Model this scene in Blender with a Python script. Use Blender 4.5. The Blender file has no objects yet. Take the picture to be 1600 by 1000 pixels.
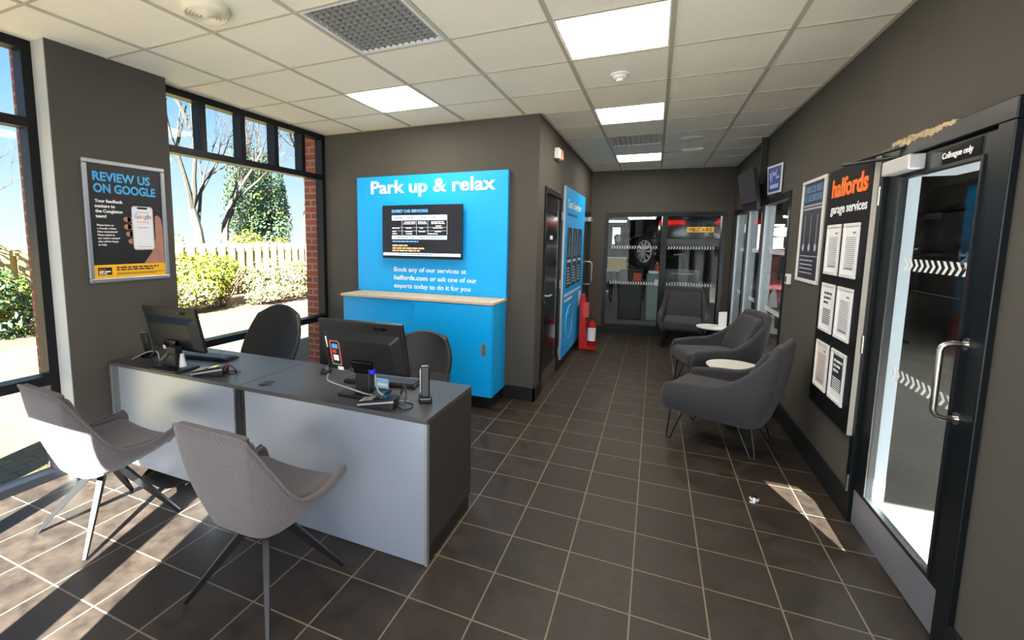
import bpy, bmesh, math, random
from mathutils import Matrix, Vector
random.seed(7)
SC = bpy.context.scene
COL = SC.collection
PI = math.pi

# ---------------------------------------------------------------- camera
cam_d = bpy.data.cameras.new('camera')
cam_d.sensor_fit = 'HORIZONTAL'
cam_d.sensor_width = 36.0
cam_d.lens = 716.7125 / 1600 * 36.0
cam_d.shift_x = 93.11 / 1600
cam_d.shift_y = -44.77 / 1600
cam_d.clip_start = 0.02
cam_d.clip_end = 500
cam = bpy.data.objects.new('camera', cam_d)
COL.objects.link(cam)
yaw, pitch, roll = 0.4140, -0.1109, -0.0081
Rw = Matrix.Rotation(yaw, 3, 'Z') @ Matrix.Rotation(pitch, 3, 'X') @ Matrix.Rotation(roll, 3, 'Y')
# columns: right, forward, up
right, fwd, up = Rw.col[0], Rw.col[1], Rw.col[2]
cam.matrix_world = Matrix(((right[0], up[0], -fwd[0], 0.9188), (right[1], up[1], -fwd[1], -1.633),
                           (right[2], up[2], -fwd[2], 1.5683), (0, 0, 0, 1)))
SC.camera = cam

# ---------------------------------------------------------------- world, sun, exposure
ELEV = math.radians(33.4)
SUN_DIR = Vector((-0.3275 * math.cos(ELEV), 0.9449 * math.cos(ELEV), -math.sin(ELEV)))   # light travels this way
w = bpy.data.worlds.new('sky')
SC.world = w
w.use_nodes = True
wn = w.node_tree.nodes
wl = w.node_tree.links
wtc = wn.new('ShaderNodeTexCoord')
wsep = wn.new('ShaderNodeSeparateXYZ')
wl.new(wtc.outputs['Generated'], wsep.inputs[0])
ramp = wn.new('ShaderNodeValToRGB')
for pos, c in ((0.0, (.86, .92, .98)), (.10, (.60, .80, 1.0)), (.26, (.28, .58, 1.0)), (.6, (.16, .40, .85))):
    e = ramp.color_ramp.elements.new(pos) if pos not in (0.0,) else ramp.color_ramp.elements[0]
    e.position = pos
    e.color = c + (1,)
ramp.color_ramp.elements[-1].color = (.12, .34, .8, 1)
wl.new(wsep.outputs[2], ramp.inputs['Fac'])
bg = wn['Background']
bg.inputs['Strength'].default_value = 0.48
wl.new(ramp.outputs[0], bg.inputs['Color'])
sd = bpy.data.lights.new('sun', 'SUN')
sd.energy = 39
sd.angle = math.radians(0.4)
sd.color = (1.0, 0.965, 0.92)
so = bpy.data.objects.new('sun', sd)
so.rotation_euler = SUN_DIR.to_track_quat('-Z', 'Y').to_euler()
so.location = (6, -14, 12)
COL.objects.link(so)
PANEL_EMIT = 10.0
vs = SC.view_settings
vs.view_transform = 'Standard'
vs.look = 'None'
vs.gamma = 1
vs.exposure = 1.45
vs.use_curve_mapping = False


# ---------------------------------------------------------------- materials
def lin(c):
    return tuple((x / 255 / 12.92 if x / 255 <= .04045 else ((x / 255 + .055) / 1.055) ** 2.4) for x in c)


MATS = {}


def mat(name, rgb, rough=.5, metal=0, noise=0, scale=20, bump=0, bscale=200, emit=0, ergb=None, spec=.5, sheen=0, coat=0):
    if name in MATS:
        return MATS[name]
    m = bpy.data.materials.new(name)
    m.use_nodes = True
    n, l = m.node_tree.nodes, m.node_tree.links
    b = n['Principled BSDF']
    col = lin(rgb) + (1,)
    b.inputs['Base Color'].default_value = col
    b.inputs['Roughness'].default_value = rough
    b.inputs['Metallic'].default_value = metal
    b.inputs['Specular IOR Level'].default_value = spec
    b.inputs['Sheen Weight'].default_value = sheen
    b.inputs['Coat Weight'].default_value = coat
    tc = n.new('ShaderNodeTexCoord')
    if noise:
        t = n.new('ShaderNodeTexNoise')
        t.inputs['Scale'].default_value = scale
        t.inputs['Detail'].default_value = 6
        l.new(tc.outputs['Object'], t.inputs['Vector'])
        r = n.new('ShaderNodeValToRGB')
        r.color_ramp.elements[0].position = .25
        r.color_ramp.elements[1].position = .75
        r.color_ramp.elements[0].color = tuple(max(0, x * (1 - noise)) for x in col[:3]) + (1,)
        r.color_ramp.elements[1].color = tuple(min(1, x * (1 + noise)) for x in col[:3]) + (1,)
        l.new(t.outputs['Fac'], r.inputs['Fac'])
        l.new(r.outputs['Color'], b.inputs['Base Color'])
    if bump:
        t2 = n.new('ShaderNodeTexNoise')
        t2.inputs['Scale'].default_value = bscale
        t2.inputs['Detail'].default_value = 3
        l.new(tc.outputs['Object'], t2.inputs['Vector'])
        bp = n.new('ShaderNodeBump')
        bp.inputs['Strength'].default_value = bump
        bp.inputs['Distance'].default_value = .004
        l.new(t2.outputs['Fac'], bp.inputs['Height'])
        l.new(bp.outputs['Normal'], b.inputs['Normal'])
    if emit:
        b.inputs['Emission Color'].default_value = lin(ergb or rgb) + (1,)
        b.inputs['Emission Strength'].default_value = emit
    MATS[name] = m
    return m


def glass_mat(name, tint=(255, 255, 255), refl=.55):
    m = bpy.data.materials.new(name)
    m.use_nodes = True
    n, l = m.node_tree.nodes, m.node_tree.links
    n.clear()
    out = n.new('ShaderNodeOutputMaterial')
    mix = n.new('ShaderNodeMixShader')
    tr = n.new('ShaderNodeBsdfTransparent')
    tr.inputs['Color'].default_value = lin(tint) + (1,)
    gl = n.new('ShaderNodeBsdfGlossy')
    gl.inputs['Roughness'].default_value = .01
    gl.inputs['Color'].default_value = (refl, refl, refl, 1)
    # reflectance of a thin pane from the angle of view, the same on both faces
    geo = n.new('ShaderNodeNewGeometry')
    dot = n.new('ShaderNodeVectorMath')
    dot.operation = 'DOT_PRODUCT'
    l.new(geo.outputs['Incoming'], dot.inputs[0])
    l.new(geo.outputs['Normal'], dot.inputs[1])
    prev = dot.outputs['Value']
    for op, val in (('ABSOLUTE', None), ('SUBTRACT', 1.0), ('POWER', 5.0), ('MULTIPLY', .93), ('ADD', .014)):
        x = n.new('ShaderNodeMath')
        x.operation = op
        if op == 'SUBTRACT':
            x.inputs[0].default_value = val
            l.new(prev, x.inputs[1])
        else:
            l.new(prev, x.inputs[0])
            if val is not None:
                x.inputs[1].default_value = val
        prev = x.outputs[0]
    l.new(prev, mix.inputs[0])
    l.new(tr.outputs[0], mix.inputs[1])
    l.new(gl.outputs[0], mix.inputs[2])
    l.new(mix.outputs[0], out.inputs['Surface'])
    return m


def tile_mat():
    m = bpy.data.materials.new('floor_tiles')
    m.use_nodes = True
    n, l = m.node_tree.nodes, m.node_tree.links
    b = n['Principled BSDF']
    tc = n.new('ShaderNodeTexCoord')
    sep = n.new('ShaderNodeSeparateXYZ')
    l.new(tc.outputs['Object'], sep.inputs[0])

    def math_(op, a, bb=None):
        x = n.new('ShaderNodeMath')
        x.operation = op
        for i, v in enumerate((a, bb)):
            if v is None:
                continue
            if isinstance(v, (int, float)):
                x.inputs[i].default_value = v
            else:
                l.new(v, x.inputs[i])
        return x.outputs[0]
    ds, ids = [], []
    for ax in (0, 1):
        s = math_('DIVIDE', sep.outputs[ax], .2997)
        r = math_('ROUND', s)
        d = math_('ABSOLUTE', math_('SUBTRACT', s, r))
        ds.append(d)
        ids.append(math_('FLOOR', s))
    d = math_('MINIMUM', ds[0], ds[1])
    wob = n.new('ShaderNodeTexNoise')
    wob.inputs['Scale'].default_value = 45
    l.new(tc.outputs['Object'], wob.inputs['Vector'])
    d2 = math_('ADD', d, math_('MULTIPLY', math_('SUBTRACT', wob.outputs['Fac'], .5), .006))
    mask = n.new('ShaderNodeMapRange')
    mask.inputs['From Min'].default_value = .0085
    mask.inputs['From Max'].default_value = .0135
    l.new(d2, mask.inputs['Value'])
    comb = n.new('ShaderNodeCombineXYZ')
    l.new(ids[0], comb.inputs[0])
    l.new(ids[1], comb.inputs[1])
    wn_ = n.new('ShaderNodeTexWhiteNoise')
    l.new(comb.outputs[0], wn_.inputs['Vector'])
    off = n.new('ShaderNodeVectorMath')
    off.operation = 'ADD'
    l.new(tc.outputs['Object'], off.inputs[0])
    l.new(wn_.outputs['Color'], off.inputs[1])
    n1 = n.new('ShaderNodeTexNoise')
    n1.inputs['Scale'].default_value = 11
    n1.inputs['Detail'].default_value = 8
    n1.inputs['Roughness'].default_value = .62
    l.new(off.outputs[0], n1.inputs['Vector'])
    rp = n.new('ShaderNodeValToRGB')
    rp.color_ramp.elements[0].position = .28
    rp.color_ramp.elements[1].position = .72
    rp.color_ramp.elements[0].color = lin((32, 26, 21)) + (1,)
    rp.color_ramp.elements[1].color = lin((61, 51, 43)) + (1,)
    l.new(n1.outputs['Fac'], rp.inputs['Fac'])
    br = n.new('ShaderNodeMix')
    br.data_type = 'RGBA'
    br.blend_type = 'MULTIPLY'
    br.inputs[0].default_value = 1
    v = n.new('ShaderNodeMapRange')
    v.inputs['To Min'].default_value = .82
    v.inputs['To Max'].default_value = 1.12
    l.new(wn_.outputs['Value'], v.inputs['Value'])
    l.new(rp.outputs['Color'], br.inputs[6])
    l.new(v.outputs[0], br.inputs[7])
    mx = n.new('ShaderNodeMix')
    mx.data_type = 'RGBA'
    mx.inputs[6].default_value = lin((118, 108, 88)) + (1,)
    l.new(mask.outputs[0], mx.inputs[0])
    l.new(br.outputs[2], mx.inputs[7])
    l.new(mx.outputs[2], b.inputs['Base Color'])
    rr = n.new('ShaderNodeMapRange')
    rr.inputs['From Min'].default_value = .3
    rr.inputs['From Max'].default_value = .7
    rr.inputs['To Min'].default_value = .42
    rr.inputs['To Max'].default_value = .62
    l.new(n1.outputs['Fac'], rr.inputs['Value'])
    l.new(rr.outputs[0], b.inputs['Roughness'])
    b.inputs['Specular IOR Level'].default_value = .35
    h = math_('ADD', math_('MULTIPLY', n1.outputs['Fac'], .35), mask.outputs[0])
    bp = n.new('ShaderNodeBump')
    bp.inputs['Strength'].default_value = .35
    bp.inputs['Distance'].default_value = .003
    l.new(h, bp.inputs['Height'])
    l.new(bp.outputs['Normal'], b.inputs['Normal'])
    return m


def brick_mat(name, c1, c2, mortar, sx, sy, axis='xz', msize=.012, rough=.85):
    m = bpy.data.materials.new(name)
    m.use_nodes = True
    n, l = m.node_tree.nodes, m.node_tree.links
    b = n['Principled BSDF']
    b.inputs['Roughness'].default_value = rough
    tc = n.new('ShaderNodeTexCoord')
    sep = n.new('ShaderNodeSeparateXYZ')
    l.new(tc.outputs['Object'], sep.inputs[0])
    cb = n.new('ShaderNodeCombineXYZ')
    if axis == 'sum':     # vertical masonry whose faces run along x or along y
        ad = n.new('ShaderNodeMath')
        l.new(sep.outputs[0], ad.inputs[0])
        l.new(sep.outputs[1], ad.inputs[1])
        l.new(ad.outputs[0], cb.inputs[0])
        l.new(sep.outputs[2], cb.inputs[1])
    else:
        l.new(sep.outputs['xyz'.index(axis[0])], cb.inputs[0])
        l.new(sep.outputs['xyz'.index(axis[1])], cb.inputs[1])
    t = n.new('ShaderNodeTexBrick')
    t.inputs['Color1'].default_value = lin(c1) + (1,)
    t.inputs['Color2'].default_value = lin(c2) + (1,)
    t.inputs['Mortar'].default_value = lin(mortar) + (1,)
    t.inputs['Scale'].default_value = 1
    t.inputs['Mortar Size'].default_value = msize
    t.inputs['Brick Width'].default_value = sx
    t.inputs['Row Height'].default_value = sy
    l.new(cb.outputs[0], t.inputs['Vector'])
    ns = n.new('ShaderNodeTexNoise')
    ns.inputs['Scale'].default_value = 9
    ns.inputs['Detail'].default_value = 5
    l.new(tc.outputs['Object'], ns.inputs['Vector'])
    mr = n.new('ShaderNodeMapRange')
    mr.inputs['To Min'].default_value = .7
    mr.inputs['To Max'].default_value = 1.3
    l.new(ns.outputs['Fac'], mr.inputs['Value'])
    mx = n.new('ShaderNodeMix')
    mx.data_type = 'RGBA'
    mx.blend_type = 'MULTIPLY'
    mx.inputs[0].default_value = 1
    l.new(t.outputs['Color'], mx.inputs[6])
    l.new(mr.outputs[0], mx.inputs[7])
    l.new(mx.outputs[2], b.inputs['Base Color'])
    return m


def leaf_mat(name, a, bcol, scale=2.5):
    m = bpy.data.materials.new(name)
    m.use_nodes = True
    n, l = m.node_tree.nodes, m.node_tree.links
    b = n['Principled BSDF']
    b.inputs['Roughness'].default_value = .6
    tc = n.new('ShaderNodeTexCoord')
    t = n.new('ShaderNodeTexNoise')
    t.inputs['Scale'].default_value = scale
    t.inputs['Detail'].default_value = 8
    t.inputs['Roughness'].default_value = .75
    l.new(tc.outputs['Object'], t.inputs['Vector'])
    r = n.new('ShaderNodeValToRGB')
    r.color_ramp.elements[0].position = .36
    r.color_ramp.elements[1].position = .64
    r.color_ramp.elements[0].color = lin(a) + (1,)
    r.color_ramp.elements[1].color = lin(bcol) + (1,)
    l.new(t.outputs['Fac'], r.inputs['Fac'])
    l.new(r.outputs['Color'], b.inputs['Base Color'])
    return m


M_floor = tile_mat()
M_wall = mat('wall_paint', (81, 77, 71), .8, noise=.05, scale=3, bump=.12, bscale=260, spec=.25)
M_skirt = mat('skirting_black', (28, 28, 30), .5, spec=.3)
M_ceil = mat('ceiling_tile', (246, 238, 218), .9, noise=.03, scale=60, bump=.15, bscale=120)
M_grid = mat('ceiling_grid', (188, 180, 160), .5)
M_frame = mat('window_frame_black', (18, 20, 24), .42, spec=.25)
M_dframe = mat('door_frame_black', (14, 19, 22), .36, spec=.28)
M_alu = mat('alu_brushed', (178, 182, 188), .38, metal=.75)
M_chrome = mat('chrome', (215, 215, 215), .15, metal=1)
M_steel = mat('steel_satin', (190, 186, 178), .3, metal=1)
M_white = mat('white_plastic', (232, 230, 224), .45)
M_cream = mat('cream_plastic', (222, 214, 186), .5)
M_black = mat('black_plastic', (22, 22, 24), .42)
M_blackgloss = mat('black_gloss', (10, 11, 13), .12)
M_darkgrey = mat('dark_grey_plastic', (52, 52, 54), .45)
M_blue = mat('panel_blue', (0, 176, 255), .35)
M_blueboard = mat('board_blue', (0, 174, 255), .5)
M_letter_w = mat('letter_white', (245, 245, 245), .5)
M_letter_o = mat('letter_orange', (245, 116, 28), .5)
M_letter_b = mat('letter_lightblue', (72, 172, 235), .5)
M_glass = glass_mat('clear_glass', (246, 250, 250))
M_brick = brick_mat('red_brick', (150, 72, 56), (128, 58, 46), (140, 124, 106), .225, .075, 'sum', .01)
M_pave = brick_mat('tan_paving', (112, 97, 64), (100, 85, 55), (78, 66, 44), .2, .1, 'yx', .006, .8)
M_tarmac = mat('concrete_ground', (170, 164, 152), .9, noise=.15, scale=3)
M_light = mat('light_diffuser', (255, 250, 235), .5, emit=PANEL_EMIT, ergb=(255, 245, 228))
M_pillarlit = mat('pillar_lit_grey', (190, 190, 186), .7)
M_desktop = mat('desk_laminate', (72, 70, 70), .32, noise=.04, scale=40)
M_deskside = mat('desk_dark_laminate', (60, 57, 54), .55, noise=.04, scale=30, spec=.3)
M_deskfront = mat('desk_silver_panel', (172, 181, 196), .34, metal=.55)
M_fabric = mat('visitor_fabric', (92, 85, 87), .95, noise=.28, scale=160, bump=.5, bscale=420, sheen=.2)
M_arm = mat('armchair_fabric', (55, 54, 58), .95, noise=.22, scale=180, bump=.4, bscale=420, sheen=.1)
M_leather = mat('black_leather', (40, 38, 38), .42, noise=.1, scale=30, bump=.15, bscale=150)
M_legs = mat('chair_leg_metal', (38, 38, 40), .35, metal=.6)
M_wood = mat('light_oak', (214, 194, 164), .5, noise=.1, scale=14)
M_red = mat('extinguisher_red', (188, 12, 10), .4, spec=.35)
M_rim = mat('rim_silver', (196, 198, 200), .35, metal=.2)
M_bay = mat('workshop_grey', (84, 84, 84), .8)
M_bayfloor = mat('workshop_floor', (118, 117, 112), .5, noise=.2, scale=2)
M_paper = mat('paper_white', (236, 236, 238), .6)
M_ink = mat('ink_grey', (126, 126, 136), .7)
M_inkdark = mat('ink_dark', (52, 52, 66), .7)
M_navy = mat('poster_dark', (42, 42, 54), .5)

# ---------------------------------------------------------------- mesh helpers
MW = {}


class Fr:
    """A flat panel's own axes: origin, across, upward, and out of the face."""
    def __init__(s, o, ux, uy):
        s.o, s.x, s.y = Vector(o), Vector(ux).normalized(), Vector(uy).normalized()
        s.n = s.x.cross(s.y)

    def P(s, u, v, d=0):
        return s.o + s.x * u + s.y * v + s.n * d


class MB:
    def __init__(s):
        s.v, s.f, s.mi, s.cur = [], [], [], 0

    def add(s, vs_, fs):
        k = len(s.v)
        s.v += [Vector(p) for p in vs_]
        for f in fs:
            s.f.append(tuple(i + k for i in f))
            s.mi.append(s.cur)
        return s

    def box(s, x0, x1, y0, y1, z0, z1, M=None):
        P = [Vector((x, y, z)) for z in (z0, z1) for y in (y0, y1) for x in (x0, x1)]
        if M is not None:
            P = [M @ p for p in P]
        return s.add(P, [(0, 2, 3, 1), (4, 5, 7, 6), (0, 1, 5, 4), (2, 6, 7, 3), (0, 4, 6, 2), (1, 3, 7, 5)])

    def fbox(s, fr, u0, u1, v0, v1, d0, d1):
        M = Matrix((fr.x, fr.y, fr.n)).transposed().to_4x4()
        M.translation = fr.o
        return s.box(u0, u1, v0, v1, d0, d1, M)

    def frame(s, fr, u0, u1, v0, v1, wd, d0, d1):
        s.fbox(fr, u0, u1, v0, v0 + wd, d0, d1)
        s.fbox(fr, u0, u1, v1 - wd, v1, d0, d1)
        s.fbox(fr, u0, u0 + wd, v0 + wd, v1 - wd, d0, d1)
        s.fbox(fr, u1 - wd, u1, v0 + wd, v1 - wd, d0, d1)
        return s

    def cyl(s, a, b, r0, r1=None, seg=16):
        a, b = Vector(a), Vector(b)
        r1 = r0 if r1 is None else r1
        d = (b - a).normalized()
        t = d.orthogonal().normalized()
        q = d.cross(t)
        P = []
        for c, r in ((a, r0), (b, r1)):
            for i in range(seg):
                an = 2 * PI * i / seg
                P.append(c + t * (r * math.cos(an)) + q * (r * math.sin(an)))
        F = [(i, (i + 1) % seg, seg + (i + 1) % seg, seg + i) for i in range(seg)]
        F += [tuple(range(seg - 1, -1, -1)), tuple(range(seg, 2 * seg))]
        return s.add(P, F)

    def tube(s, pts, r, seg=8, closed=False):
        pts = [Vector(p) for p in pts]
        n = len(pts)
        P, F = [], []
        t0 = None
        rr = r if isinstance(r, (list, tuple)) else [r] * n
        for i, p in enumerate(pts):
            a = pts[i - 1] if (i > 0 or closed) else p
            b = pts[(i + 1) % n] if (i < n - 1 or closed) else p
            d = (b - a).normalized()
            if t0 is None:
                t0 = d.orthogonal().normalized()
            t = (t0 - d * t0.dot(d))
            t = t.normalized() if t.length > 1e-6 else d.orthogonal().normalized()
            t0 = t
            q = d.cross(t)
            for k in range(seg):
                an = 2 * PI * k / seg
                P.append(p + t * (rr[i] * math.cos(an)) + q * (rr[i] * math.sin(an)))
        m = n if closed else n - 1
        for i in range(m):
            j = (i + 1) % n
            for k in range(seg):
                F.append((i * seg + k, i * seg + (k + 1) % seg, j * seg + (k + 1) % seg, j * seg + k))
        if not closed:
            F += [tuple(range(seg - 1, -1, -1)), tuple((n - 1) * seg + k for k in range(seg))]
        return s.add(P, F)

    def lathe(s, prof, c=(0, 0, 0), seg=28, M=None):
        c = Vector(c)
        P, F = [], []
        n = len(prof)
        for i in range(seg):
            an = 2 * PI * i / seg
            for r, z in prof:
                p = Vector((r * math.cos(an), r * math.sin(an), z))
                P.append((M @ p if M is not None else p) + c)
        for i in range(seg):
            j = (i + 1) % seg
            for k in range(n - 1):
                F.append((i * n + k, j * n + k, j * n + k + 1, i * n + k + 1))
        return s.add(P, F)

    def prism(s, pts2, fr, d0, d1):
        n = len(pts2)
        P = [fr.P(u, v, d0) for u, v in pts2] + [fr.P(u, v, d1) for u, v in pts2]
        F = [(i, (i + 1) % n, n + (i + 1) % n, n + i) for i in range(n)]
        F += [tuple(range(n - 1, -1, -1)), tuple(range(n, 2 * n))]
        return s.add(P, F)

    def sphere(s, c, rx, ry, rz, nu=14, nv=9):
        prof = []
        P, F = [], []
        c = Vector(c)
        for j in range(nv + 1):
            th = PI * j / nv
            for i in range(nu):
                ph = 2 * PI * i / nu
                P.append(c + Vector((rx * math.sin(th) * math.cos(ph), ry * math.sin(th) * math.sin(ph), rz * math.cos(th))))
        for j in range(nv):
            for i in range(nu):
                F.append((j * nu + i, (j + 1) * nu + i, (j + 1) * nu + (i + 1) % nu, j * nu + (i + 1) % nu))
        return s.add(P, F)

    def build(s, name, m, parent=None, world=True, smooth=False, bevel=0, bseg=2, sub=0, solid=0, recalc=True):
        """Links ONE mesh object. world=True: the points are world points, brought into the parent's axes."""
        mats = m if isinstance(m, (list, tuple)) else [m]
        pm = MW.get(parent, Matrix()) if parent is not None else Matrix()
        pts = s.v
        if world and parent is not None:
            inv = pm.inverted()
            pts = [inv @ p for p in pts]
        me = bpy.data.meshes.new(name)
        me.from_pydata([tuple(p) for p in pts], [], s.f)
        for x in mats:
            me.materials.append(x)
        me.polygons.foreach_set('material_index', s.mi)
        if recalc:
            b = bmesh.new()
            b.from_mesh(me)
            bmesh.ops.recalc_face_normals(b, faces=b.faces[:])
            b.to_mesh(me)
            b.free()
        if smooth:
            me.shade_smooth()
            if bevel or not sub:
                me.set_sharp_from_angle(angle=math.radians(40))
        o = bpy.data.objects.new(name, me)
        COL.objects.link(o)
        if parent is not None:
            o.parent = parent
        MW[o] = pm
        if solid:
            md = o.modifiers.new('thick', 'SOLIDIFY')
            md.thickness = solid
            md.offset = -1
        if bevel:
            md = o.modifiers.new('edges', 'BEVEL')
            md.width = bevel
            md.segments = bseg
            md.limit_method = 'ANGLE'
            md.angle_limit = math.radians(40)
        if sub:
            md = o.modifiers.new('round', 'SUBSURF')
            md.levels = sub
            md.render_levels = sub
        return o


def tag(o, label, cat, group=None):
    o['label'] = label
    o['category'] = cat
    if group:
        o['group'] = group
    return o


def thing(name, label, cat, loc=(0, 0, 0), rot=0, group=None):
    o = bpy.data.objects.new(name, None)
    o.empty_display_size = .1
    COL.objects.link(o)
    o.location = loc
    o.rotation_euler = (0, 0, rot)
    MW[o] = Matrix.Translation(Vector(loc)) @ Matrix.Rotation(rot, 4, 'Z')
    return tag(o, label, cat, group)


def struct(o):
    o['kind'] = 'structure'
    return o


def dup(root, loc, rot, label):
    r = root.copy()
    COL.objects.link(r)
    r.location = loc
    r.rotation_euler = (0, 0, rot)
    r['label'] = label
    for ch in list(root.children):
        c = ch.copy()
        COL.objects.link(c)
        c.parent = r
        for g in list(ch.children):
            d = g.copy()
            COL.objects.link(d)
            d.parent = c
    return r


def text_mb(string, fr, u, v, cap, width=None, align='L', bold=0.0, d=.001, ext=.0015, maxw=None):
    """Lettering as a mesh: cap height in metres, optional total width."""
    cu = bpy.data.curves.new('lettering', 'FONT')
    cu.body = string
    cu.offset = bold
    cu.extrude = 1
    cu.resolution_u = 3
    ob = bpy.data.objects.new('lettering', cu)
    COL.objects.link(ob)
    dg = bpy.context.evaluated_depsgraph_get()
    me = bpy.data.meshes.new_from_object(ob.evaluated_get(dg))
    bpy.data.objects.remove(ob)
    vs_ = [v_.co.copy() for v_ in me.vertices]
    fs = [tuple(p.vertices) for p in me.polygons]
    bpy.data.meshes.remove(me)
    bpy.data.curves.remove(cu)
    mb = MB()
    if not vs_:
        return mb
    x0 = min(p.x for p in vs_)
    x1 = max(p.x for p in vs_)
    sy = cap / .73
    sx = sy if not width else width / (x1 - x0)
    if maxw and (x1 - x0) * sx > maxw:
        sx = maxw / (x1 - x0)
    off = {'L': -x0 * sx, 'C': -(x0 + x1) / 2 * sx, 'R': -x1 * sx}[align]
    mb.add([fr.P(u + off + p.x * sx, v + p.y * sy, d + ext * (p.z + 1) / 2) for p in vs_], fs)
    return mb


def text(string, name, fr, u, v, cap, m, parent, **k):
    return text_mb(string, fr, u, v, cap, **k).build(name, m, parent, recalc=False)


def bars(mb, fr, u0, u1, v, h, d=.001, seed=0, words=True, fill=1.0, e=.001):
    """A line of print too small to read in the photograph."""
    rnd = random.Random(seed * 7919 + int(v * 1000))
    if not words:
        mb.fbox(fr, u0, u1, v, v + h, d, d + e)
        return
    u = u0
    end = u0 + (u1 - u0) * fill
    while u < end - h:
        wd = min(h * rnd.uniform(1.6, 5), end - u)
        mb.fbox(fr, u, u + wd, v, v + h, d, d + e)
        u += wd + h * .7


def glyphs(mb, fr, u0, u1, v, h, d=.001, seed=0, e=.001):
    """Heading letters too blurred to read: strokes of letter size."""
    rnd = random.Random(seed)
    u = u0
    n = 0
    while u + h * .5 < u1:
        if n and rnd.random() < .14:
            u += h * .4
        t = h * .17
        k = rnd.randrange(4)
        wd = h * .52
        mb.fbox(fr, u, u + t, v, v + h, d, d + e)
        if k in (0, 1):
            mb.fbox(fr, u + wd - t, u + wd, v, v + h, d, d + e)
        if k in (1, 2, 3):
            mb.fbox(fr, u + t, u + wd - (t if k == 1 else 0), v + h - t, v + h, d, d + e)
        if k in (0, 2):
            mb.fbox(fr, u + t, u + wd - t, v + h * .42, v + h * .42 + t, d, d + e)
        if k in (2, 3):
            mb.fbox(fr, u + t, u + wd, v, v + t, d, d + e)
        u += wd + h * .16
        n += 1


def catmull(P, n):
    P = [Vector(p) for p in P]
    out = []
    m = len(P) - 1
    for i in range(n + 1):
        t = i / n * m
        k = min(int(t), m - 1)
        f = t - k
        p0, p1, p2, p3 = P[max(k - 1, 0)], P[k], P[k + 1], P[min(k + 2, m)]
        out.append(.5 * ((2 * p1) + (p2 - p0) * f + (2 * p0 - 5 * p1 + 4 * p2 - p3) * f * f + (3 * p1 - p0 - 3 * p2 + p3) * f ** 3))
    return out


def mirror_path(S):
    return list(S) + [Vector((-p[0], p[1], p[2])) for p in reversed(S[:-1])]


def ushell(B, T, nu=40, nv=7, bulge=.02, cen=(0, .05), under=True, uz=.02):
    mb = MB()
    B, T = catmull(mirror_path([Vector(b) for b in B]), nu), catmull(mirror_path([Vector(t) for t in T]), nu)
    rows = []
    if under:
        for k in (.1, .55, .86):
            rows.append([Vector((b.x * k, cen[1] + (b.y - cen[1]) * k, b.z - uz * (1 - k * k))) for b in B])
    for j in range(nv + 1):
        t = j / nv
        row = []
        for b, q in zip(B, T):
            p = b.lerp(q, t)
            o = Vector((p.x - cen[0], p.y - cen[1], 0))
            if o.length > 1e-5:
                p = p + o.normalized() * bulge * math.sin(PI * t)
            row.append(p)
        rows.append(row)
    n = nu + 1
    P = [p for r in rows for p in r]
    F = []
    for j in range(len(rows) - 1):
        for i in range(nu):
            a = j * n + i
            F.append((a, a + n, a + n + 1, a + 1))
    return mb.add(P, F), T


# ================================================================ SETTING
H = 2.736
XR, XL, XC = 2.01, -2.58, -.11        # right wall, window plane, corridor's left wall
YB, YF = 2.69, -2.0                   # alcove back wall, front wall
CEIL_X0, CEIL_Y0 = .3453, .9388       # ceiling grid origin
EA = math.atan2(.1, 1)                # the end wall is slightly out of square
EO = Vector((XC - .0, 6.545, 0))
ex = Vector((math.cos(EA), math.sin(EA), 0))
FE = Fr(EO, ex, (0, 0, 1))            # its face: normal towards the camera
ELEN = (XR - XC) / math.cos(EA)

mb = MB()
mb.box(-2.75, 2.12, -2.05, YB + .1, -.12, 0)
mb.box(XC - .1, 2.12, YB + .1, 6.6, -.12, 0)
P = [(XC - .1, 6.6), (2.12, 6.6), (2.12, 6.86), (XC - .1, 6.62)]
mb.prism(P, Fr((0, 0, 0), (1, 0, 0), (0, 1, 0)), -.12, 0)
struct(mb.build('floor', M_floor))

LIGHT_CELLS = [(0, 0), (-3, 1), (0, 3), (0, 7)]
VENT_CELLS = [(-2, -1), (0, 5)]
mb = MB()
grid = MB()
for (rx0, rx1, ry0, ry1) in [(XL - .12, XR, YF, YB), (XC, XR, YB, 6.86)]:
    for i in range(-7, 5):
        for j in range(-8, 12):
            x0, x1 = CEIL_X0 + .6 * i, CEIL_X0 + .6 * (i + 1)
            y0, y1 = CEIL_Y0 + .6 * j, CEIL_Y0 + .6 * (j + 1)
            if (i, j) in LIGHT_CELLS + VENT_CELLS:
                continue
            a, b, c, d = max(x0, rx0), min(x1, rx1), max(y0, ry0), min(y1, ry1)
            if b - a > .01 and d - c > .01:
                mb.box(a, b, c, d, H, H + .018)
    for i in range(-7, 6):
        x = CEIL_X0 + .6 * i
        if rx0 < x < rx1:
            grid.box(x - .012, x + .012, ry0, ry1, H - .006, H + .001)
    for j in range(-8, 12):
        y = CEIL_Y0 + .6 * j
        if ry0 < y < ry1:
            grid.box(rx0, rx1, y - .008, y + .008, H - .005, H + .001)
    grid.box(rx1 - .022, rx1, ry0, ry1, H - .004, H + .001)
    grid.box(rx0, rx0 + .022, ry0, ry1, H - .004, H + .001)
grid.box(XL, XC, YB - .022, YB, H - .004, H + .001)
struct(mb.build('ceiling', M_ceil))
struct(grid.build('trim_1', M_grid))
# roof over the rooms
struct(MB().box(-2.95, 2.06, -2.15, 7.0, H + .35, H + .5).build('roof', M_bay))


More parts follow.
